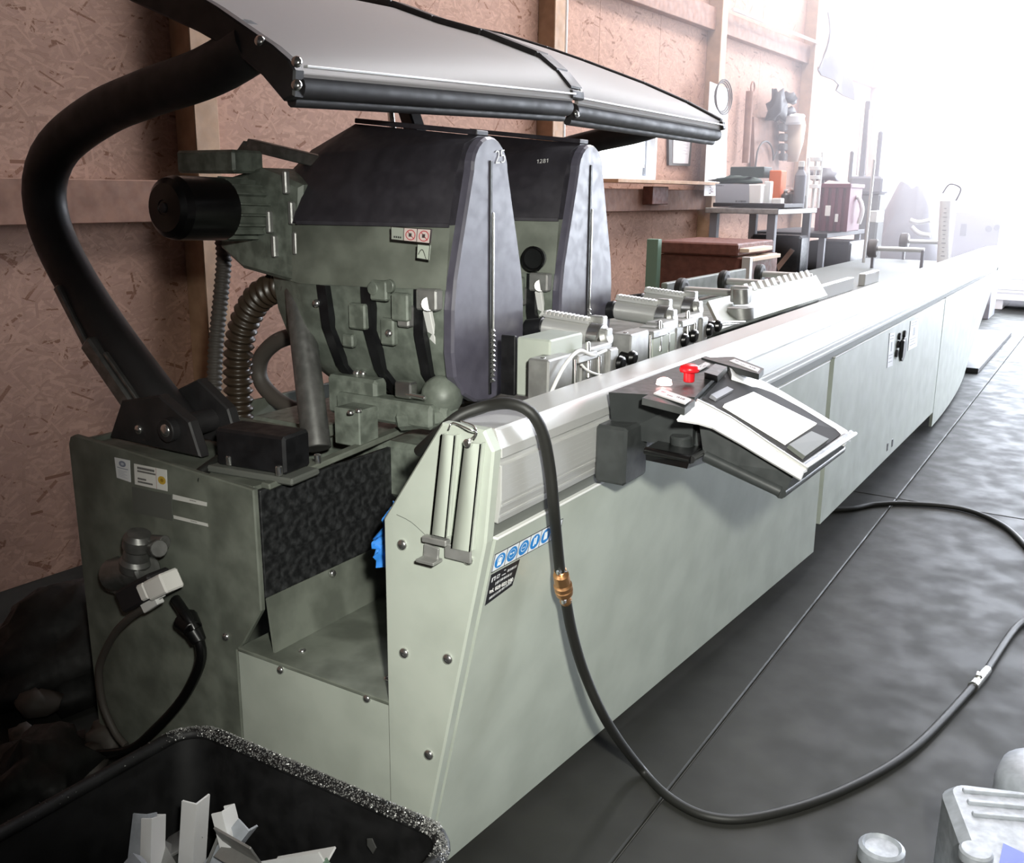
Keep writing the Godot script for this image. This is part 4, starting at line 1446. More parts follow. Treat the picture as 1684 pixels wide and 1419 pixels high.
	hexa(s, [Vector3(1.911, 1.085, -0.713), Vector3(2.025, 1.085, -0.732), Vector3(2.031, 1.08, -0.706), Vector3(1.913, 1.08, -0.685)], [Vector3(2.023, 1.05, -0.754), Vector3(2.155, 1.05, -0.778), Vector3(2.126, 1.05, -0.738), Vector3(1.999, 1.05, -0.714)])
	obj("selector_cover", s, M.plastic_dark, c)
	s = st()
	var lb := Vector3(1.867, 1.058, -0.784)
	lathe(s, lb, Vector3.UP, [Vector2(0, 0), Vector2(0.017, 0), Vector2(0.015, 0.010), Vector2(0.008, 0.014), Vector2(0, 0.015)], 16, false)
	obj("indicator_lamp", s, M.lamp, c)
	var l := OmniLight3D.new()
	l.name = "indicator_glow"
	l.light_color = Color(1.0, 0.45, 0.5)
	l.light_energy = 0.0015
	l.light_size = 0.01
	l.shadow_enabled = true
	l.omni_range = 30.0
	l.omni_attenuation = 2.0
	c.add_child(l)
	l.position = lb + Vector3(0, 0.03, 0) - c.position
	# bracket on the rail and the hinged arm
	s = st()
	box2(s, Vector3(1.735, 0.862, -0.876), Vector3(1.845, 0.985, -0.805), 0.006)
	var lo2 := Vector3(1.845, 0.90, -0.876)
	box2(s, lo2, Vector3(2.10, 0.965, -0.83), 0.006)
	obj("rail_bracket", s, M.plastic_dark, c)
	s = st()
	hexa(s, [Vector3(1.687, 0.965, -0.74), Vector3(1.947, 0.931, -0.8), Vector3(1.938, 0.925, -0.7), Vector3(1.67, 0.966, -0.64)], [Vector3(1.69, 0.94, -0.74), Vector3(1.951, 0.893, -0.8), Vector3(1.937, 0.887, -0.7), Vector3(1.655, 0.947, -0.64)])
	tube(s, [Vector3(1.687, 0.96, -0.74), Vector3(1.671, 0.961, -0.64)], 0.008, 8)
	tube(s, [Vector3(1.671, 0.961, -0.64), Vector3(1.939, 0.919, -0.7)], 0.008, 8)
	obj("hinge_block", s, M.black_shiny, c)
	s = st()
	cyl(s, Vector3(1.821, 0.941, -0.72), Vector3(1.817, 0.968, -0.72), 0.022, -1, 18, 0.004)
	cyl(s, Vector3(1.903, 0.901, -0.71), Vector3(1.892, 0.973, -0.71), 0.035, 0.03, 18, 0.004)
	obj("swivel", s, M.plastic_dark, c)

func roller_table() -> void:
	var r := thing("roller_tray", "grey roller tray with striped edge plate and rubber-wheeled rollers behind the rail", "roller tray", Vector3(4.0, 0.90, -1.4))
	var s := st()
	slab(s, [[Vector3(3.53, 1.052, -1.32), Vector3(4.2, 1.052, -1.317), Vector3(5.03, 1.052, -1.313)], [Vector3(3.28, 0.985, -1.17), Vector3(4.0, 0.985, -1.17), Vector3(4.72, 0.985, -1.17)]], Vector3(0, -0.012, -0.006))
	obj("edge_plate", s, M.paint, r)
	for k in 11:
		s = st()
		var x := 3.98 + k * 0.093
		var z := -1.316
		hexa(s, [Vector3(x, 1.082, z - 0.02), Vector3(x + 0.045, 1.082, z - 0.02), Vector3(x + 0.028, 1.053, z + 0.004), Vector3(x - 0.018, 1.053, z + 0.004)], [Vector3(x, 1.072, z - 0.03), Vector3(x + 0.045, 1.072, z - 0.03), Vector3(x + 0.028, 1.045, z - 0.01), Vector3(x - 0.018, 1.045, z - 0.01)])
		obj("edge_tooth", s, M.white, r)
	s = st()
	box2(s, Vector3(3.0, 0.90, -1.78), Vector3(5.2, 0.945, -1.33), 0.004)
	obj("tray", s, M.paint_dirty, r)
	s = st()
	bar(s, Vector3(4.038, 1.01, -1.72), Vector3(5.11, 1.01, -1.72), 0.03, 0.10, Vector3.UP, 0.004)
	obj("back_rail", s, M.paint_dirty, r)
	s = st()
	box2(s, Vector3(3.65, 1.039, -1.246) + Vector3(0, 0, -0.03), Vector3(3.65, 1.102, -1.214) + Vector3(0.05, 0, 0.01), 0.004)
	cyl(s, Vector3(3.65, 1.035, -1.229), Vector3(3.65, 1.094, -1.233), 0.03, -1, 16)
	cyl(s, Vector3(3.55, 0.989, -1.194), Vector3(3.55, 1.035, -1.197), 0.05, -1, 16)
	obj("stop_post", s, M.alu_dull, r)
	for x in [3.90, 4.42, 4.95]:
		s = st()
		cyl(s, Vector3(x, 1.05, -1.57), Vector3(x, 1.05, -1.31), 0.016, -1, 14)
		var ro := obj("roller", s, M.alu, r)
		s = st()
		lathe(s, Vector3(x, 1.05, -1.60), Vector3(0, 0, 1), [Vector2(0, 0), Vector2(0.030, 0), Vector2(0.046, 0.004), Vector2(0.050, 0.012), Vector2(0.050, 0.030), Vector2(0.046, 0.038), Vector2(0.030, 0.040), Vector2(0, 0.036)], 22)
		obj("wheel", s, M.rubber, ro)
	# the two rollers further along stand on brackets of their own
	var k := 0
	for q in [[7.95, 1.02], [9.2, 1.03]]:
		var f := thing("roller_stand", ["nearer of the two single rollers far along the bed, with a grey wheel", "further of the two single rollers far along the bed, beside the white post"][k], "roller", Vector3(q[0], 0.90, -1.6), "single rollers far along the bed")
		s = st()
		cyl(s, Vector3(q[0], q[1] + 0.03, -1.62), Vector3(q[0], q[1] + 0.03, -1.28), 0.018, -1, 12)
		obj("roller", s, M.alu, f)
		s = st()
		cyl(s, Vector3(q[0], q[1] + 0.03, -1.69), Vector3(q[0], q[1] + 0.03, -1.62), 0.07, -1, 20, 0.01)
		obj("wheel", s, M.hose_grey, f)
		s = st()
		box2(s, Vector3(q[0] - 0.02, 0.90, -1.66), Vector3(q[0] + 0.02, q[1] + 0.03, -1.64), 0.003)
		box2(s, Vector3(q[0] - 0.02, 0.90, -1.30), Vector3(q[0] + 0.02, q[1] + 0.03, -1.28), 0.003)
		pieces("bracket", s, M.grey, f)
		k += 1

func hoses() -> void:
	var s := st()
	tube(s, spline([Vector3(2, 1.341, -2.261), Vector3(2, 1.257, -2.253), Vector3(1.98, 1.151, -2.251), Vector3(1.95, 1.01, -2.251), Vector3(1.92, 0.869, -2.24), Vector3(1.91, 0.796, -2.241), Vector3(1.9, 0.45, -2.32), Vector3(1.9, 0.02, -2.33)], 0.004), 0.022, 12, 0.0025, 0.016)
	tag(obj("corrugated_conduit", s, M.hose_grey), "thin grey corrugated conduit hanging straight down behind the saw motor", "conduit")
	s = st()
	tube(s, spline([Vector3(1.85, 0.742, -2.061), Vector3(1.85, 0.884, -2.059), Vector3(1.85, 1.006, -2.049), Vector3(1.85, 1.093, -2.018), Vector3(1.85, 1.164, -1.959), Vector3(1.85, 1.198, -1.882), Vector3(1.85, 1.202, -1.808)], 0.004), 0.036, 16, 0.006, 0.026)
	tag(obj("extraction_hose", s, M.hose_brown), "thick dark ribbed extraction hose bending up into the saw housing", "hose")
	s = st()
	tube(s, spline([Vector3(2, 1.074, -1.85), Vector3(2, 1.052, -1.943), Vector3(2, 1.018, -2.053), Vector3(2, 0.957, -2.124), Vector3(2, 0.891, -2.124), Vector3(2, 0.838, -2.048), Vector3(2, 0.808, -1.909)], 0.01), 0.024, 14)
	tag(obj("coolant_hose", s, M.hose_grey), "plain dark hose in a wide loop behind the upright post", "hose")
	# the long air hose over the rail and across the floor
	var a := thing("air_hose", "long black air hose arched over the rail, with brass couplings, looping across the floor", "hose", Vector3(1.5, 0, -0.8))
	s = st()
	tube(s, spline([Vector3(1.405, 0.97, -1.08), Vector3(1.38, 1.02, -1.015), Vector3(1.41, 1.05, -0.99), Vector3(1.439, 1.068, -0.95), Vector3(1.443, 1.078, -0.9), Vector3(1.453, 1.065, -0.865), Vector3(1.472, 1.025, -0.85), Vector3(1.493, 0.954, -0.845), Vector3(1.513, 0.865, -0.845), Vector3(1.557, 0.775, -0.86), Vector3(1.579, 0.715, -0.865)], 0.01), 0.011, 12)
	obj("hose", s, M.rubber, a)
	s = st()
	tube(s, spline([Vector3(1.62, 0.635, -0.872), Vector3(1.651, 0.552, -0.872), Vector3(1.697, 0.437, -0.862), Vector3(1.765, 0.294, -0.835), Vector3(2.03, 0.03, -0.87), Vector3(1.975, 0.012, -0.763), Vector3(1.955, 0.012, -0.653), Vector3(2.022, 0.012, -0.55), Vector3(2.224, 0.012, -0.415), Vector3(2.525, 0.012, -0.297), Vector3(2.996, 0.012, -0.204)], 0.012), 0.0115, 12)
	obj("hose", s, M.rubber, a)
	s = st()
	tube(s, spline([Vector3(3.118, 0.012, -0.184), Vector3(3.498, 0.012, -0.14), Vector3(3.75, 0.0125, -0.085), Vector3(4.15, 0.0125, -0.10), Vector3(4.437, 0.012, -0.183), Vector3(4.69, 0.012, -0.305), Vector3(4.827, 0.012, -0.488), Vector3(4.775, 0.012, -0.696), Vector3(4.666, 0.012, -0.842), Vector3(4.48, 0.012, -0.973), Vector3(4.3, 0.0125, -1.3)], 0.012), 0.0115, 12)
	obj("hose", s, M.rubber, a)
	s = st()
	var c0 := Vector3(1.578, 0.721, -0.865)
	var c1 := Vector3(1.621, 0.63, -0.872)
	var L := c0.distance_to(c1)
	lathe(s, c0, c1 - c0, [Vector2(0.009, 0), Vector2(0.013, 0.004), Vector2(0.009, 0.012), Vector2(0.016, 0.016), Vector2(0.017, L * 0.38), Vector2(0.013, L * 0.42), Vector2(0.019, L * 0.45), Vector2(0.019, L * 0.54), Vector2(0.015, L * 0.56), Vector2(0.019, L * 0.58), Vector2(0.018, L * 0.70), Vector2(0.010, L * 0.76), Vector2(0.013, L * 0.92), Vector2(0.010, L)], 20)
	obj("brass_coupling", s, M.brass, a)
	s = st()
	for q in [Vector3(1.581, 0.717, -0.865), Vector3(1.618, 0.639, -0.872)]:
		tube(s, [q + Vector3(-0.014, 0.002, 0.0), q + Vector3(0, 0, 0.013), q + Vector3(0.014, -0.002, 0.0)], 0.002, 6)
		box(s, q + Vector3(-0.018, 0.004, 0.006), Vector3(0.012, 0.010, 0.008), 0.002)
	pieces("hose_clip", s, M.bright, a)
	s = st()
	cyl(s, Vector3(2.986, 0.012, -0.206), Vector3(3.129, 0.012, -0.182), 0.016, 0.014, 16)
	box(s, Vector3(3.042, 0.028, -0.197), Vector3(0.03, 0.012, 0.02), 0.003)
	obj("hose_joiner", s, M.bright, a)

func crumple(s: SurfaceTool, c: Vector3, size: Vector3, seed_: int, n := 14, rough := 0.3) -> void:
	# an uneven lump resting on the ground: a sphere pushed about by noise
	var nz := FastNoiseLite.new()
	nz.seed = seed_
	nz.frequency = 0.9
	nz.fractal_octaves = 3
	var P := []
	s.set_smooth_group(1)
	for i in n / 2 + 1:
		var row := []
		for j in n + 1:
			var t := PI * i / (n / 2)
			var u := TAU * (j % n) / n
			var d := Vector3(sin(t) * cos(u), cos(t), sin(t) * sin(u))
			var k := 1.0 + rough * 2.0 * nz.get_noise_3d(d.x * 1.6, d.y * 1.6, d.z * 1.6)
			row.append(c + Vector3(d.x * size.x, maxf(d.y, -0.6) * size.y, d.z * size.z) * k)
		P.append(row)
	for i in n / 2:
		for j in n:
			var out: Vector3 = (P[i][j] + P[i + 1][j + 1]) / 2.0 - c
			quad(s, P[i][j], P[i][j + 1], P[i + 1][j + 1], P[i + 1][j], out)
	s.set_smooth_group(-1)

func near_things() -> void:
	# air regulator on the cabinet face
	var g := thing("air_regulator", "grimy air filter regulator with domed knob on the cabinet face, cable looping below", "regulator", Vector3(1.30, 0.5, -1.8))
	var s := st()
	lathe(s, Vector3(1.29, 0.608, -1.808), Vector3(1.29, 0.693, -1.784) - Vector3(1.29, 0.608, -1.808), [Vector2(0, 0), Vector2(0.034, 0), Vector2(0.036, 0.02), Vector2(0.030, 0.03), Vector2(0.028, 0.052), Vector2(0.033, 0.058), Vector2(0.033, 0.082), Vector2(0.026, 0.094), Vector2(0, 0.098)], 20)
	obj("knob", s, M.steel, g)
	s = st()
	cyl(s, Vector3(1.3, 0.567, -1.908), Vector3(1.3, 0.613, -1.771), 0.038, 0.034, 18, 0.006)
	box(s, Vector3(1.325, 0.553, -1.899), Vector3(0.05, 0.08, 0.10), 0.008)
	cyl(s, Vector3(1.31, 0.677, -1.762), Vector3(1.31, 0.683, -1.72), 0.016, -1, 12)
	cyl(s, Vector3(1.3, 0.667, -1.744), Vector3(1.29, 0.676, -1.716), 0.02, -1, 12)
	obj("valve_body", s, M.steel, g)
	s = st()
	var ax := Basis(Vector3(1, 0, 0), (Vector3(1.29, 0.622, -1.682) - Vector3(1.29, 0.526, -1.84)).cross(Vector3.RIGHT).normalized() * -1.0, (Vector3(1.29, 0.622, -1.682) - Vector3(1.29, 0.526, -1.84)).normalized())
	bar(s, Vector3(1.29, 0.526, -1.84), Vector3(1.29, 0.6, -1.713), 0.06, 0.055, Vector3.UP, 0.006)
	obj("solenoid", s, M.dark, g)
	s = st()
	bar(s, Vector3(1.275, 0.585, -1.722), Vector3(1.275, 0.62, -1.661), 0.05, 0.045, Vector3.UP, 0.004)
	bar(s, Vector3(1.275, 0.572, -1.753), Vector3(1.275, 0.586, -1.728), 0.045, 0.038, Vector3.UP, 0.004)
	obj("plug", s, M.paper, g)
	s = st()
	bar(s, Vector3(1.275, 0.529, -1.762), Vector3(1.275, 0.564, -1.71), 0.02, 0.022, Vector3.UP, 0.002)
	bar(s, Vector3(1.275, 0.566, -1.71), Vector3(1.275, 0.578, -1.694), 0.008, 0.009, Vector3.UP, 0.001)
	obj("cable_tag", s, M.white, g)
	s = st()
	tube(s, spline([Vector3(1.275, 0.532, -1.76), Vector3(1.28, 0.488, -1.825), Vector3(1.29, 0.425, -1.903), Vector3(1.3, 0.341, -1.975), Vector3(1.3, 0.281, -2), Vector3(1.3, 0.199, -1.995), Vector3(1.3, 0.136, -1.957), Vector3(1.3, 0.113, -1.92)], 0.012), 0.009, 10)
	obj("cable", s, M.hose_grey, g)
	s = st()
	tube(s, spline([Vector3(1.31, 0.552, -1.702), Vector3(1.3, 0.53, -1.658), Vector3(1.3, 0.494, -1.627), Vector3(1.3, 0.446, -1.614), Vector3(1.3, 0.387, -1.638), Vector3(1.3, 0.299, -1.701), Vector3(1.29, 0.206, -1.787), Vector3(1.28, 0.13, -1.872), Vector3(1.27, 0.079, -1.995), Vector3(1.28, 0.021, -2.169)], 0.012), 0.012, 10)
	cyl(s, Vector3(1.31, 0.511, -1.672), Vector3(1.3, 0.498, -1.635), 0.028, 0.022, 14)
	cyl(s, Vector3(1.3, 0.498, -1.635), Vector3(1.3, 0.473, -1.618), 0.02, 0.017, 14)
	obj("hose", s, M.black_shiny, g)
	# blue rag between the cabinet and the end plate
	s = st()
	var grid := []
	for i in 7:
		var row := []
		for j in 6:
			var u := i / 6.0
			var v := j / 5.0
			var p: Vector3 = (Vector3(1.434, 0.842, -1.17)).lerp(Vector3(1.429, 0.691, -1.17), u).lerp((Vector3(1.43, 0.795, -1.19)).lerp(Vector3(1.401, 0.726, -1.19), u), v)
			if v > 0.55:
				p = p.lerp(Vector3(1.385, 0.753, -1.195), (v - 0.55) * 1.1)
			row.append(p + Vector3(0.012 * sin(i * 2.3 + j), 0.004 * cos(j * 3.0), 0.01 * sin(j * 1.9 + i)))
		grid.append(row)
	slab(s, grid, Vector3(0.006, 0, -0.004))
	tag(obj("rag", s, M.blue_rag), "crumpled bright blue rag tucked behind the near end plate", "rag")
	# black waste tub and what lies in it
	var b := thing("waste_tub", "large open black plastic tub with a dusty rim in the near left corner", "tub", Vector3(0.8, 0, -1.15))
	var ring := func(x0: float, x1: float, z0: float, z1: float, y: float, r: float) -> Array:
		var out := []
		for q in [[x1 - r, z1 - r, 0.0], [x0 + r, z1 - r, 1.0], [x0 + r, z0 + r, 2.0], [x1 - r, z0 + r, 3.0]]:
			for i in 7:
				var t: float = (q[2] + i / 6.0) * PI / 2
				out.append(Vector3(q[0] + cos(t) * r, y, q[1] + sin(t) * r))
		out.append(out[0])
		return out
	var outer_top: Array = ring.call(0.34, 1.155, -1.475, -0.81, 0.385, 0.07)
	var outer_bot: Array = ring.call(0.42, 1.09, -1.42, -0.87, 0.0, 0.07)
	var inner_top: Array = ring.call(0.355, 1.14, -1.46, -0.825, 0.385, 0.06)
	var inner_bot: Array = ring.call(0.435, 1.075, -1.405, -0.885, 0.012, 0.06)
	s = st()
	strip(s, outer_top, outer_bot, Vector3(0.75, 0.1, -1.14))
	s.set_smooth_group(1)
	for i in inner_top.size() - 1:
		var mid: Vector3 = (inner_top[i] + inner_bot[i]) / 2.0
		quad(s, inner_top[i], inner_top[i + 1], inner_bot[i + 1], inner_bot[i], Vector3(0.75, 0.2, -1.14) - mid)
	s.set_smooth_group(-1)
	for i in inner_bot.size() - 1:
		tri(s, Vector3(0.75, 0.012, -1.14), inner_bot[i], inner_bot[i + 1], Vector3.UP)
		tri(s, Vector3(0.75, 0, -1.14), outer_bot[i], outer_bot[i + 1], Vector3.DOWN)
	obj("tub_body", s, M.bin, b)
	s = st()
	var rim := []
	for p in ring.call(0.343, 1.152, -1.472, -0.813, 0.388, 0.07):
		rim.append(p)
	tube(s, rim, 0.0145, 10)
	var rm := obj("rim", s, M.bin, b)
	# swarf: bright sawdust of aluminium along the rim and on the floor behind
	var flake := ArrayMesh.new()
	var fs := st()
	tri(fs, Vector3(-0.5, 0, -0.3), Vector3(0.6, 0.1, -0.2), Vector3(0, 0.15, 0.6), Vector3.UP)
	tri(fs, Vector3(-0.5, 0, -0.3), Vector3(0.6, 0.1, -0.2), Vector3(0, -0.3, 0.1), Vector3.DOWN)
	fs.generate_normals()
	flake = fs.commit()
	flake.surface_set_material(0, M.alu_dull)
	var mm := MultiMesh.new()
	mm.transform_format = MultiMesh.TRANSFORM_3D
	mm.mesh = flake
	mm.instance_count = 5200
	var lens := rim.size() - 1
	for i in 5200:
		var k := rng.randi_range(0, lens - 1)
		var p: Vector3 = rim[k].lerp(rim[k + 1], rng.randf())
		var dens := 1.0 if p.x > 1.1 else 0.25
		if rng.randf() > dens:
			p = rim[0].lerp(Vector3(1.152, 0.388, -1.40), rng.randf())
			p = Vector3(1.152, 0.388, rng.randf_range(-1.40, -0.86))
		var t := rng.randf_range(0.1, PI - 0.1)
		var side := Vector3(1, 0, 0) if absf(p.x - 1.152) < 0.01 else Vector3(0, 0, 1)
		p += (side * cos(t) + Vector3.UP * sin(t)) * 0.0148
		var sc := rng.randf_range(0.0015, 0.0042)
		mm.set_instance_transform(i, Transform3D(Basis.from_euler(Vector3(rng.randf() * TAU, rng.randf() * TAU, rng.randf() * TAU)).scaled(Vector3.ONE * sc), p - b.position))
	var mi := MultiMeshInstance3D.new()
	mi.name = "swarf"
	mi.multimesh = mm
	mi.set_meta("kind", "stuff")
	b.add_child(mi, true)
	s = st()
	crumple(s, Vector3(0.93, 0.05, -1.27), Vector3(0.15, 0.21, 0.12), 17, 30, 0.18)
	crumple(s, Vector3(0.78, 0.05, -1.14), Vector3(0.30, 0.10, 0.24), 18, 30, 0.15)
	tag(obj("swarf_heap", s, M.sack), "dark heap of fine swarf under the offcuts inside the black tub", "swarf", "", "stuff")
	# offcuts of aluminium profile heaped in the tub
	var cuts := [
		[Vector3(0.912, 0.27, -1.337), Vector3(0.35, 0.75, -0.2), 0.15, "long pale offcut leaning at the left of the heap"],
		[Vector3(0.919, 0.28, -1.319), Vector3(0.30, 0.80, -0.25), 0.13, "narrow bright offcut beside the leftmost leaning piece"],
		[Vector3(0.945, 0.26, -1.32), Vector3(0.15, 0.55, 0.75), 0.15, "wide grey wedge offcut with a slanting edge, left of centre"],
		[Vector3(0.908, 0.28, -1.281), Vector3(-0.1, -0.25, 0.9), 0.14, "white strip offcut lying low across the left front"],
		[Vector3(0.96, 0.3, -1.253), Vector3(0.15, 0.95, 0.0), 0.16, "tall thin offcut standing upright behind the heap"],
		[Vector3(0.967, 0.29, -1.227), Vector3(0.1, 0.8, 0.25), 0.11, "pale pointed wedge offcut in the middle of the heap"],
		[Vector3(0.985, 0.28, -1.21), Vector3(0.3, 0.6, 0.35), 0.14, "grey offcut tilted to the right of the pointed wedge"],
		[Vector3(0.989, 0.31, -1.184), Vector3(0.1, 0.75, -0.35), 0.13, "short channel offcut with its open end upwards"],
		[Vector3(0.997, 0.32, -1.173), Vector3(0.0, -0.05, 1.0), 0.09, "small flat offcut lying on top of the heap"],
		[Vector3(1.023, 0.27, -1.166), Vector3(0.2, -0.15, 0.9), 0.12, "dull lilac-grey offcut flat at the right of the heap"],
		[Vector3(1.04, 0.28, -1.096), Vector3(0.2, 0.35, 0.8), 0.13, "offcut with a green end at the far right of the heap"],
		[Vector3(0.95, 0.26, -1.274), Vector3(0.2, 0.3, -0.8), 0.14, "dark grey offcut half buried at the front of the heap"],
	]
	for k in cuts.size():
		var q: Array = cuts[k]
		var o := thing("offcut", q[3] + " in the black tub", "metal offcut", q[0] - Vector3(0, 0.04, 0), "aluminium offcuts in the tub")
		var z := (q[1] as Vector3).normalized()
		var x := z.cross(Vector3(0.3, 0.1, 1.0)).normalized()
		var bs := Basis(x, z.cross(x), z)
		s = st()
		var w := 0.03 + 0.012 * (k % 3)
		var shapes := [PackedVector2Array([Vector2(0, 0), Vector2(w, 0), Vector2(w, 0.004), Vector2(0.004, 0.004), Vector2(0.004, 0.03), Vector2(0, 0.03)]), PackedVector2Array([Vector2(0, 0), Vector2(w, 0), Vector2(w, 0.022), Vector2(w - 0.003, 0.022), Vector2(w - 0.003, 0.003), Vector2(0.003, 0.003), Vector2(0.003, 0.022), Vector2(0, 0.022)])]
		if k in [2, 5]:
			prism(s, Transform3D(Basis(z, x, z.cross(x)), q[0] - z * q[2] * 0.4), PackedVector2Array([Vector2(0, 0), Vector2(q[2], 0.03), Vector2(q[2] * 0.45, 0.10), Vector2(0, 0.09)]), 0.006, 0.001)
		else:
			prism(s, Transform3D(bs, q[0] - z * q[2] * 0.4), shapes[k % 2], q[2], 0.0008)
		obj("profile", s, [M.dusty, M.silver, M.alu_dull][k % 3], o)
		if k == 10:
			s = st()
			box(s, q[0] + z * q[2] * 0.6, Vector3(0.02, 0.02, 0.004), 0.001, bs)
			obj("end_mark", s, M.green, o)
	s = st()
	prism(s, Transform3D(Basis(Vector3(0, 0, -1), Vector3(-0.15, 1, 0).normalized(), Vector3(-1, -0.15, 0).normalized()), Vector3(1.118, 0.335, -0.974)), PackedVector2Array([Vector2(-0.010, 0), Vector2(0.0, -0.018), Vector2(0.011, -0.004), Vector2(0.009, 0.012), Vector2(-0.003, 0.018)]), 0.002, 0.0004)
	tag(obj("scrap_chip", s, M.steel), "single small grey chip stuck on the inner wall of the black tub", "metal chip")
	# what lies in the dark to the left of the cabinet
	s = st()
	crumple(s, Vector3(1.62, 0.10, -2.52), Vector3(0.36, 0.17, 0.24), 5, 28, 0.22)
	tag(obj("sack", s, M.sack), "dark crumpled sack of swarf by the wall left of the cabinet", "sack")
	s = st()
	crumple(s, Vector3(1.12, 0.06, -2.06), Vector3(0.16, 0.10, 0.13), 9, 24, 0.3)
	tag(obj("sack", s, M.sack), "small dark lumpy sack on the floor beside the tub", "sack")
	var lump_spots := [[Vector3(1.347, 0.06, -2.368), 0.06, "greyish lump of scrap next to the dark sack, furthest left"], [Vector3(1.238, 0.05, -2.257), 0.035, "small grey lump of scrap low at the left edge"], [Vector3(1.356, 0.05, -2.075), 0.055, "pale flat lump of scrap under the looping cable"], [Vector3(1.249, 0.05, -2.004), 0.05, "pale pointed lump of scrap against the tub rim"]]
	for k in 4:
		s = st()
		crumple(s, lump_spots[k][0] + Vector3(0, 0.01, 0), Vector3(lump_spots[k][1], lump_spots[k][1] * 0.7, lump_spots[k][1] * 1.2), 30 + k, 10, 0.35)
		tag(obj("scrap_lump", s, M.hose_grey), lump_spots[k][2], "scrap", "scrap lumps left of the cabinet")
	# dusty plastic containers at the lower right
	var d := thing("canister", "dusty white plastic canister with round screw cap and blue label, lower right corner", "canister", Vector3(2.0, 0, -0.06))
	s = st()
	var cb := Basis(Vector3.UP, 0.35)
	prism(s, Transform3D(cb * Basis(Vector3(1, 0, 0), Vector3(0, 0, -1), Vector3(0, 1, 0)), Vector3(1.92, 0.0, -0.03)), round_rect(0.30, 0.21, 0.05), 0.25, 0.018, true)
	var body := obj("canister_body", s, M.dusty, d)
	s = st()
	for k in 3:
		bar(s, Vector3(1.93, 0.252, -0.03) + cb * Vector3(0.02 + k * 0.04, 0, -0.07), Vector3(1.93, 0.252, -0.03) + cb * Vector3(0.03 + k * 0.04, 0, 0.07), 0.012, 0.008, Vector3.UP, 0.002)
	pieces("moulded_rib", s, M.dusty, body)
	s = st()
	lathe(s, Vector3(1.794, 0.243, -0.08), Vector3(0, 1, 0), [Vector2(0, 0), Vector2(0.03, 0), Vector2(0.03, 0.016), Vector2(0.026, 0.02), Vector2(0, 0.02)], 22)
	obj("screw_cap", s, M.dusty, d)
	s = print_plate(Vector3(1.857, 0.253, -0.04), Vector3(1.847, 0.253, -0.004), Vector3(1.78, 0.253, 0.008), Vector3(1.768, 0.253, -0.04), Vector3(0, -0.004, 0))
	obj("blue_label", s, M.blue, d)
	d = thing("container", "pale dusty container with rounded top behind the canister at the right edge", "container", Vector3(2.2, 0, 0.03))
	s = st()
	lathe(s, Vector3(2.20, 0.0, 0.03), Vector3.UP, [Vector2(0, 0), Vector2(0.10, 0), Vector2(0.115, 0.02), Vector2(0.115, 0.20), Vector2(0.105, 0.235), Vector2(0.075, 0.25), Vector2(0, 0.252)], 28, false)
	obj("drum_body", s, M.dusty, d)
	s = st()
	bar(s, Vector3(2.033, 0.235, -0.076), Vector3(2.025, 0.235, -0.021), 0.02, 0.012, Vector3.UP, 0.003)
	obj("handle", s, M.grey, d)
	s = st()
	lathe(s, Vector3(2.038, 0, -0.277) , Vector3.UP, [Vector2(0, 0), Vector2(0.05, 0), Vector2(0.05, 0.03), Vector2(0.042, 0.036), Vector2(0.036, 0.028), Vector2(0, 0.026)], 22)
	tag(obj("lid", s, M.dusty), "small round dusty lid lying on the floor left of the canister", "lid")

func round_rect(w: float, h: float, r: float) -> PackedVector2Array:
	var p := PackedVector2Array()
	for q in [[w / 2 - r, h / 2 - r, 0.0], [-w / 2 + r, h / 2 - r, 1.0], [-w / 2 + r, -h / 2 + r, 2.0], [w / 2 - r, -h / 2 + r, 3.0]]:
		for i in 6:
			var t: float = (q[2] + i / 5.0) * PI / 2
			p.append(Vector2(q[0] + cos(t) * r, q[1] + sin(t) * r))
	return p

func slab_box(called: String, label: String, category: String, lo: Vector3, hi: Vector3, deep: float, m: Material, group := "", bevel := 0.006) -> MeshInstance3D:
	# a plain carton or block from the lower left and upper right corner of its near face, deep metres along x
	var s := st()
	box2(s, Vector3(lo.x, lo.y, minf(lo.z, hi.z)), Vector3(lo.x + deep, hi.y, maxf(lo.z, hi.z)), bevel)
	var o := obj(called, s, m)
	tag(o, label, category, group)
	return o

func table(called: String, label: String, lo: Vector3, hi: Vector3, leg: float, mt: Material, ml: Material) -> Node3D:
	var t := thing(called, label, "table", Vector3((lo.x + hi.x) / 2, 0, (lo.z + hi.z) / 2))
	var s := st()
	box2(s, Vector3(lo.x, hi.y - 0.04, lo.z), hi, 0.004)
	obj("tabletop", s, mt, t)
	for x in [lo.x + leg, hi.x - leg]:
		for z in [lo.z + leg, hi.z - leg]:
			s = st()
			box2(s, Vector3(x - leg / 2, 0, z - leg / 2), Vector3(x + leg / 2, hi.y - 0.04, z + leg / 2), 0.003)
			obj("leg", s, ml, t)
	s = st()
	box2(s, Vector3(lo.x + leg, 0.45, hi.z - leg * 1.3), Vector3(hi.x - leg, 0.49, hi.z - leg * 0.7), 0.002)
	box2(s, Vector3(lo.x + leg, 0.45, lo.z + leg * 0.7), Vector3(hi.x - leg, 0.49, lo.z + leg * 1.3), 0.002)
	pieces("stretcher", s, ml, t)
	return t

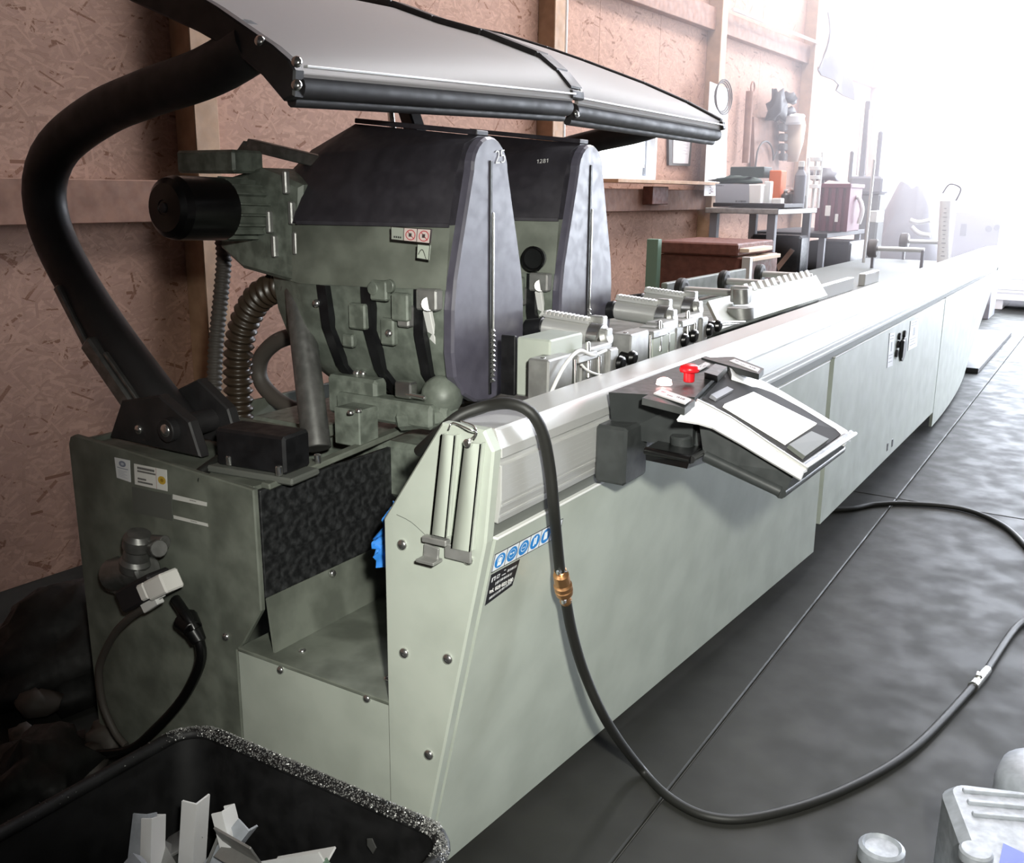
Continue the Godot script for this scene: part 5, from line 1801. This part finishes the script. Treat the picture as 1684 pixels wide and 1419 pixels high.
func background() -> void:
	var s: SurfaceTool
	# brown chest on its stand, and what stands round it
	var c := thing("chest", "dark reddish-brown wooden chest behind the clamps, with pale battens on its right end", "chest", Vector3(6.3, 0, -2.3))
	s = st()
	box2(s, Vector3(6.0, 0.72, -2.60), Vector3(6.7, 1.06, -2.02), 0.008)
	obj("chest_body", s, M.wood, c)
	s = st()
	box2(s, Vector3(5.98, 1.065, -2.62), Vector3(6.72, 1.145, -2.06), 0.01)
	obj("lid", s, M.wood, c)
	s = st()
	box2(s, Vector3(6.02, 1.09, -2.18), Vector3(6.5, 1.115, -2.0), 0.003)
	box2(s, Vector3(6.02, 1.035, -2.13), Vector3(6.6, 1.06, -1.97), 0.003)
	pieces("batten", s, M.beige, c)
	s = st()
	for q in [[6.05, -2.55], [6.65, -2.55], [6.05, -2.08], [6.65, -2.08]]:
		box2(s, Vector3(q[0] - 0.03, 0, q[1] - 0.03), Vector3(q[0] + 0.03, 0.72, q[1] + 0.03), 0.003)
	pieces("stand", s, M.dark, c)
	s = st()
	box2(s, Vector3(5.86, 0.0, -2.63), Vector3(5.92, 1.16, -2.55), 0.003)
	tag(obj("upright", s, M.green), "pale green upright post left of the brown chest", "post")
	s = st()
	box2(s, Vector3(5.60, 0.0, -1.90), Vector3(5.65, 1.09, -1.85), 0.003)
	tag(obj("upright", s, M.alu), "bright square aluminium upright right of the brown chest", "post")
	# on the wall
	s = st()
	var q0 := Vector3(6.717, 1.367, -3.045)
	var q1 := Vector3(7.01, 1.496, -3.034)
	box2(s, q0 + Vector3(0, 0, -0.02), q1 + Vector3(0, 0, 0.05), 0.004)
	tag(obj("block", s, M.wood), "dark brown wooden block on the wall rail under the window sill", "block")
	var p := thing("notice_frame", "small framed white notice on the wall right of the window", "notice", Vector3(7.516, 1.666, -3.104))
	s = st()
	slab(s, [[Vector3(7.219, 1.92, -3.096), Vector3(7.662, 1.911, -3.078)], [Vector3(7.249, 1.659, -3.094), Vector3(7.647, 1.665, -3.079)]], Vector3(0, 0, -0.018))
	obj("backing", s, M.hose_grey, p)
	s = print_plate(Vector3(7.299, 1.902, -3.088), Vector3(7.619, 1.895, -3.076), Vector3(7.6, 1.682, -3.077), Vector3(7.315, 1.679, -3.088), Vector3(0, 0, -0.004))
	obj("notice_sheet", s, lines_print(64, 110, Color(0.92, 0.90, 0.90), Color(0.65, 0.60, 0.62), [[6, 5, 18, 48, true], [24, 2, 8, 56, true], [36, 2, 8, 56, true], [48, 2, 8, 56, true], [60, 2, 8, 50, true], [72, 2, 8, 56, true], [84, 2, 8, 40, true]], 5), p)
	p = thing("wall_planner", "long narrow white wall planner hanging on the timber post, printed grid at its foot", "planner", Vector3(7.91, 1.417, -2.938))
	s = print_plate(Vector3(7.648, 2.307, -2.949), Vector3(8.027, 2.286, -2.934), Vector3(8.105, 1.432, -2.931), Vector3(7.657, 1.431, -2.948), Vector3(0, 0, -0.006))
	var rows := []
	for k in 5:
		rows.append([250 + k * 5, 2, 10, 56, true])
	obj("planner_sheet", s, lines_print(64, 300, Color(0.94, 0.93, 0.92), Color(0.60, 0.52, 0.54), rows, 8), p)
	words(p, "34", 0.06, Vector3(7.785, 1.475, -2.937), Vector3(1, 0, 0.04), Vector3(0.05, 1, 0), M.crate)
	s = st()
	for k in 3:
		var ring := []
		var cc := Vector3(7.85, 2.205, -2.921)
		for i in 21:
			var a := TAU * i / 20.0
			ring.append(cc + Vector3(cos(a) * (0.16 + 0.012 * k), sin(a) * (0.11 + 0.012 * k), 0.01 * k))
		tube(s, ring, 0.006, 6)
	tag(obj("wire_coil", s, M.hose_grey), "coil of thin wire hanging over the top of the wall planner", "coil")
	s = st()
	tube(s, [Vector3(8.685, 2.326, -2.978), Vector3(8.698, 1.718, -2.977)], 0.035, 8)
	var ho := []
	for i in 13:
		var a := TAU * i / 12.0
		ho.append(Vector3(8.751, 2.362, -2.975) + Vector3(cos(a) * 0.05, sin(a) * 0.05, 0))
	tube(s, ho, 0.008, 6)
	tag(obj("hanging_bar", s, M.purlin), "brown bar hung by a ring on the bright wall beside the planner", "bar")
	s = st()
	slab(s, [[Vector3(8.882, 2.125, -2.99), Vector3(9.535, 2.151, -2.964)], [Vector3(8.99, 1.657, -2.986), Vector3(9.644, 1.671, -2.96)]], Vector3(0, 0, -0.04))
	tag(obj("tool_board", s, M.purlin), "plain brown board on the wall above the cartons", "board")
	s = st()
	var arc := []
	for i in 11:
		var a := PI * i / 10.0
		arc.append(Vector3(9.126, 1.763, -2.94) + Vector3(-cos(a) * 0.25, sin(a) * 0.16, 0))
	arc.insert(0, Vector3(8.886, 1.633, -2.95))
	arc.append(Vector3(9.422, 1.84, -2.929))
	tube(s, spline(arc, 0.03), 0.009, 6)
	tag(obj("cable", s, M.hose_grey), "dark cable arching in front of the brown wall board", "cable")
	s = st()
	crumple(s, Vector3(9.177, 2.216, -2.888), Vector3(0.16, 0.14, 0.08), 41, 14, 0.5)
	crumple(s, Vector3(9.487, 2.321, -2.876), Vector3(0.12, 0.06, 0.07), 42, 12, 0.5)
	crumple(s, Vector3(9.463, 2.204, -2.877), Vector3(0.13, 0.05, 0.06), 43, 12, 0.4)
	tag(obj("work_gloves", s, M.dark), "dark bundle of gloves hung high on the bright wall", "gloves")
	s = st()
	cyl(s, Vector3(9.588, 2.097, -2.882), Vector3(9.583, 2.191, -2.882), 0.13, 0.15, 18, 0.02)
	tag(obj("bucket", s, M.paper), "small white bucket hung below the dark gloves", "bucket")
	s = st()
	lathe(s, Vector3(9.717, 1.759, -2.857), Vector3.UP, [Vector2(0, 0), Vector2(0.05, 0), Vector2(0.09, 0.18), Vector2(0.10, 0.34), Vector2(0.07, 0.44), Vector2(0, 0.45)], 16, false)
	tag(obj("sleeve", s, M.beige), "pale peach tapered sleeve hanging under the white bucket", "sleeve")
	s = st()
	for k in 4:
		box(s, (Vector3(9.499, 2.065, -2.906)).lerp(Vector3(9.561, 1.799, -2.903), k / 3.0), Vector3(0.12, 0.07, 0.06), 0.01)
	cyl(s, Vector3(9.52, 1.776, -2.895), Vector3(9.489, 1.909, -2.896), 0.02, -1, 10)
	tag(obj("tool_holder", s, M.hose_grey), "dark row of small tools fixed left of the peach sleeve", "tool holder")
	s = st()
	var gr := []
	for i in 7:
		var row := []
		for j in 7:
			var a: Vector3 = (Vector3(10.154, 3.171, -2.75)).lerp(Vector3(10.637, 3.001, -2.581), j / 6.0)
			var b: Vector3 = (Vector3(10.077, 2.634, -2.753)).lerp(Vector3(10.45, 2.374, -2.538), j / 6.0)
			row.append(a.lerp(b, i / 6.0) + Vector3(0, 0, 0.05 * sin(j * 1.7 + i * 0.6)))
		gr.append(row)
	slab(s, gr, Vector3(0, 0, -0.012))
	tag(obj("dust_sheet", s, M.grey), "grey dust sheet hanging high up beside the bright gate", "sheet")
	# first table with cartons
	table("steel_table", "steel table with bright edge, loaded with cartons, by the boarded wall", Vector3(7.2, 0, -2.76), Vector3(8.25, 1.345, -2.19), 0.06, M.alu_dull, M.grey)
	var wb := slab_box("carton", "white carton with grey left side on the steel table", "carton", Vector3(7.3, 1.379, -2.714), Vector3(7.3, 1.521, -2.366), 0.28, M.paper, "cartons on the steel table")
	s = print_plate(Vector3(7.297, 1.524, -2.725), Vector3(7.297, 1.521, -2.459), Vector3(7.297, 1.378, -2.448), Vector3(7.297, 1.379, -2.715), Vector3(0.002, 0, 0))
	obj("carton_print", s, lines_print(120, 64, Color(0.66, 0.67, 0.69), Color(0.36, 0.37, 0.38), [[5, 3, 4, 30, true], [54, 6, 72, 112, true]], 14), wb)
	s = st()
	crumple(s, Vector3(7.42, 1.548, -2.588), Vector3(0.10, 0.035, 0.17), 51, 16, 0.4)
	tag(obj("cloth", s, M.dark_green), "rumpled dark green cloth lying on the white carton", "cloth")
	slab_box("carton", "dark green box behind the cloth on top of the white carton", "carton", Vector3(7.62, 1.574, -2.73), Vector3(7.62, 1.657, -2.456), 0.2, M.dark_green, "cartons on the steel table")
	slab_box("carton", "upright orange box at the right of the cartons", "carton", Vector3(7.7, 1.4, -2.438), Vector3(7.7, 1.631, -2.344), 0.15, M.orange, "cartons on the steel table")
	slab_box("carton", "small white packet standing before the orange box", "carton", Vector3(7.4, 1.374, -2.378), Vector3(7.4, 1.545, -2.33), 0.08, M.white, "cartons on the steel table")
	slab_box("carton", "low white pack lying in front of the orange box", "carton", Vector3(7.45, 1.375, -2.323), Vector3(7.45, 1.421, -2.257), 0.1, M.paper, "cartons on the steel table")
	s = st()
	box2(s, Vector3(7.22, 1.352, -2.707), Vector3(7.22, 1.383, -2.157) + Vector3(0.5, 0, 0), 0.004)
	tag(obj("tray", s, M.dark), "flat dark tray under the cartons on the steel table", "tray")
	# bottles and cans at the back of the table
	var bot := [[1312, 342, 268, 0.045, "tall slim grey bottle in the row at the right of the steel table"], [1304, 340, 308, 0.06, "wide dark can in front of the tall grey bottle"], [1322, 342, 262, 0.022, "thin white rod standing behind the tall grey bottle"], [1290, 330, 300, 0.03, "small white-capped bottle just right of the orange box"], [1297, 318, 292, 0.03, "small pale bottle behind the wide dark can"], [1318, 308, 280, 0.04, "clear squat bottle between the grey bottle and the crate"]]
	for k in 6:
		var q: Array = bot[k]
		var x := 7.75 + 0.06 * (k % 3)
		var zc: float = (-0.3745 + (q[0] - 1170.0) * 0.000633) * x
		var h: float = (q[1] - q[2]) / 1585.0 * 7.6
		var r: float = q[3]
		var o := thing("bottle", q[4], "bottle", Vector3(x, 1.345, zc), "bottles and cans on the steel table")
		s = st()
		lathe(s, Vector3(x, 1.345, zc), Vector3.UP, [Vector2(0, 0), Vector2(r, 0), Vector2(r, h * 0.7), Vector2(r * 0.5, h * 0.82), Vector2(r * 0.5, h * 0.9), Vector2(0, h * 0.9)], 14)
		obj("bottle_body", s, [M.grey, M.hose_grey, M.white, M.hose_brown, M.beige, M.alu_dull][k], o)
		s = st()
		cyl(s, Vector3(x, 1.345 + h * 0.88, zc), Vector3(x, 1.345 + h, zc), r * 0.55, -1, 12)
		obj("cap", s, M.white, o)
	s = st()
	for q in [1334.0, 1343.0]:
		var x := 8.1
		var zc: float = (-0.3745 + (q - 1170.0) * 0.000633) * x
		cyl(s, Vector3(x, 1.345, zc), Vector3(x, 1.78, zc), 0.012, -1, 8)
	for k in 4:
		cyl(s, Vector3(8.1, 1.50 + k * 0.07, -2.20), Vector3(8.1, 1.53 + k * 0.07, -2.20), 0.06, -1, 14)
	tag(obj("spool_rack", s, M.white), "small white rack of spools at the right end of the steel table", "rack")
	# black bins below
	slab_box("black_bin", "large black bin under the steel table", "bin", Vector3(7.9, 0.707, -2.623), Vector3(7.9, 1.128, -2.203), 0.24, M.black, "black bins under the tables", 0.02)
	slab_box("black_bin", "black bin under the second table, further along", "bin", Vector3(8.9, 0.644, -2.423), Vector3(8.9, 1.049, -2.041), 0.6, M.black, "black bins under the tables", 0.02)
	s = st()
	gr = []
	for i in 4:
		gr.append([(Vector3(7.8, 0.895, -2.356)).lerp(Vector3(7.8, 1.034, -2.254), i / 3.0), (Vector3(7.8, 0.848, -2.333)).lerp(Vector3(7.8, 1.017, -2.214), i / 3.0) + Vector3(-0.02, 0, 0)])
	slab(s, gr, Vector3(0.01, 0, 0))
	tag(obj("foil", s, M.bright), "bent strip of shiny foil against the large black bin", "foil")
	# second table with the crate
	table("bench", "dark-topped bench with pale legs carrying a maroon crate", Vector3(8.29, 0, -2.75), Vector3(9.65, 1.14, -2.10), 0.05, M.dark, M.grey)
	var cr := thing("crate", "maroon slatted plastic crate on the dark-topped bench", "crate", Vector3(8.6, 1.14, -2.4))
	var lo := Vector3(8.6, 1.211, -2.292)
	var hi := Vector3(8.6, 1.543, -2.017)
	s = st()
	box2(s, Vector3(8.62, 1.145, lo.z + 0.015), Vector3(9.1, hi.y - 0.02, hi.z - 0.015), 0.006)
	obj("crate_body", s, M.crate, cr)
	for k in 5:
		s = st()
		var z: float = lerpf(lo.z, hi.z - 0.035, k / 4.0)
		box2(s, Vector3(8.59, 1.145, z), Vector3(8.62, hi.y, z + 0.035), 0.003)
		obj("slat", s, M.crate, cr)
	s = st()
	box2(s, Vector3(8.585, hi.y - 0.035, lo.z), Vector3(9.11, hi.y, hi.z), 0.004)
	obj("crate_rim", s, M.crate, cr)
	s = st()
	box2(s, Vector3(8.55, 1.227, -2.116), Vector3(8.55, 1.293, -2.092) + Vector3(0.02, 0, 0), 0.002)
	box2(s, Vector3(8.56, 1.275, -2.205), Vector3(8.56, 1.362, -2.161) + Vector3(0.01, 0, 0), 0.002)
	pieces("tag_card", s, M.paper, cr)
	s = st()
	crumple(s, Vector3(8.75, 1.605, -2.304), Vector3(0.08, 0.06, 0.13), 61, 12, 0.5)
	cyl(s, Vector3(8.75, 1.543, -2.298), Vector3(8.75, 1.63, -2.306), 0.02, -1, 10)
	tag(obj("fitting", s, M.grey), "grey pipe fitting resting on top of the maroon crate", "fitting")
	s = st()
	tube(s, spline([Vector3(8.9, 1.444, -2.078), Vector3(8.9, 1.429, -2.015), Vector3(8.9, 1.327, -1.974), Vector3(8.9, 1.207, -1.994)], 0.04), 0.02, 8)
	tag(obj("cable", s, M.white), "pale cable bent beside the maroon crate", "cable")
	# pillar drill and the clutter further along
	var dr := thing("pillar_drill", "grey pillar drill with tall twin guide rails beyond the crate", "drill", Vector3(10.2, 0, -2.1))
	s = st()
	box2(s, Vector3(10.2, 1.619, -2.333), Vector3(10.2, 2.344, -2.282) + Vector3(0.12, 0, 0), 0.01)
	obj("column", s, M.grey, dr)
	s = st()
	for q in [[Vector3(10.18, 1.642, -2.342), Vector3(10.18, 2.204, -2.349)], [Vector3(10.18, 1.642, -2.255), Vector3(10.18, 2.258, -2.275)]]:
		cyl(s, q[0], q[1], 0.012, -1, 8)
	pieces("guide_rail", s, M.white, dr)
	s = st()
	box2(s, Vector3(10.25, 1.572, -2.447), Vector3(10.25, 1.877, -2.41) + Vector3(0.2, 0, 0), 0.03)
	box2(s, Vector3(10.25, 1.585, -2.196), Vector3(10.25, 2.062, -2.151) + Vector3(0.2, 0, 0), 0.02)
	box2(s, Vector3(10.15, 1.466, -2.401), Vector3(10.15, 1.63, -2.087) + Vector3(0.35, 0, 0), 0.02)
	pieces("drill_head", s, M.grey, dr)
	s = st()
	var dlo := Vector3(10.2, 0.859, -2.297)
	box2(s, Vector3(dlo.x, 0, dlo.z), Vector3(10.2, 1.469, -2.105) + Vector3(0.3, 0, 0), 0.02)
	obj("drill_stand", s, M.trim, dr)
	s = st()
	cyl(s, Vector3(8.108, 0.926, -1.75), Vector3(8.137, 1.723, -1.75), 0.012, -1, 8)
	var lr := thing("leaning_rod", "thin bright rod with a small white socket box standing before the pillar drill", "rod", Vector3(8.108, 0.926, -1.75))
	obj("rod", s, M.alu, lr)
	s = st()
	box2(s, Vector3(8.281, 1.236, -1.78), Vector3(8.552, 1.329, -1.78) + Vector3(0, 0, 0.06), 0.006)
	obj("socket_box", s, M.white, lr)
	s = st()
	crumple(s, Vector3(11.3, 1.13, -1.996) + Vector3(0, -0.5, 0), Vector3(0.42, 0.86, 0.42), 71, 18, 0.2)
	tag(obj("covered_machine", s, M.grey), "grey covered machine lump beside the pillar drill", "machine")
	for q in [[[Vector3(10.6, 1.21, -1.873), Vector3(10.6, 1.188, -1.795), Vector3(10.6, 1.215, -1.683)], "upper pale strap across the grey covered machine"], [[Vector3(10.6, 1.144, -1.854), Vector3(10.6, 1.081, -1.772), Vector3(10.6, 1.066, -1.667)], "lower pale strap sagging across the grey covered machine"]]:
		s = st()
		tube(s, spline(q[0], 0.03), 0.022, 8)
		tag(obj("strap", s, M.white), q[1], "strap", "straps on the covered machine")
	# white scale post on the bed
	var sc := thing("scale_post", "white round post with a measuring scale at the far end of the bed", "post", Vector3(8.6, 0.9, -1.24))
	s = st()
	cyl(s, Vector3(8.6, 0.9, -1.235), Vector3(8.6, 1.415, -1.265), 0.045, -1, 22)
	obj("post_body", s, M.white, sc)
	s = st()
	for k in 12:
		box(s, Vector3(8.556, 0.98 + k * 0.034, -1.235 - k * 0.002), Vector3(0.006, 0.004, 0.018 if k % 3 else 0.03), 0.0)
	obj("scale_mark", s, M.grey, sc)
	s = st()
	tube(s, spline([Vector3(8.6, 1.471, -1.297), Vector3(8.6, 1.542, -1.251), Vector3(8.6, 1.51, -1.167), Vector3(8.6, 1.415, -1.192)], 0.02), 0.008, 6)
	tag(obj("loose_wire", s, M.grey), "loose grey wire loop above the white scale post", "wire")
	# grey cabinets and pallets near the gate
	var gc := slab_box("control_cabinet", "pale grey control cabinet beyond the far end of the rail", "cabinet", Vector3(13.0, 0, (Vector3(13, 1.24, -1.784)).z), Vector3(13, 1.265, -1.282), 0.6, M.grey)
	s = st()
	box2(s, Vector3(12.985, 0.983, -1.712), Vector3(12.985, 1.129, -1.647) + Vector3(0.02, 0, 0), 0.003)
	obj("panel_window", s, M.dark, gc)
	s = st()
	for q in [Vector3(12.99, 1.078, -1.402), Vector3(12.99, 1.095, -1.312)]:
		cyl(s, q, q + Vector3(-0.03, 0, 0), 0.035, -1, 12)
	pieces("gauge", s, M.dark, gc)
	var pa := thing("pallet_stack", "stack of whitish timber pallets on the floor near the gate", "pallets", Vector3(14.3, 0, -0.9))
	for k in 4:
		var y := 0.13 + k * 0.14
		for j in 3:
			s = st()
			box2(s, Vector3(14.25 + j * 0.45, y, -1.45), Vector3(14.35 + j * 0.45, y + 0.10, -0.15), 0.004)
			obj("bearer", s, M.paper, pa)
		s = st()
		box2(s, Vector3(14.22, y + 0.10, -1.46), Vector3(15.3, y + 0.125, -0.14), 0.003)
		obj("deck", s, M.white, pa)
	s = st()
	for z in [-1.38, -0.85, -0.3]:
		box2(s, Vector3(14.3, 0, z), Vector3(15.2, 0.13, z + 0.12), 0.004)
	pieces("skid", s, M.paper, pa)
	slab_box("grey_crate", "large grey crate standing behind the pallets", "crate", Vector3(15.6, 0, -1.5), Vector3(15.6, 1.08, 0.4), 0.8, M.grey)
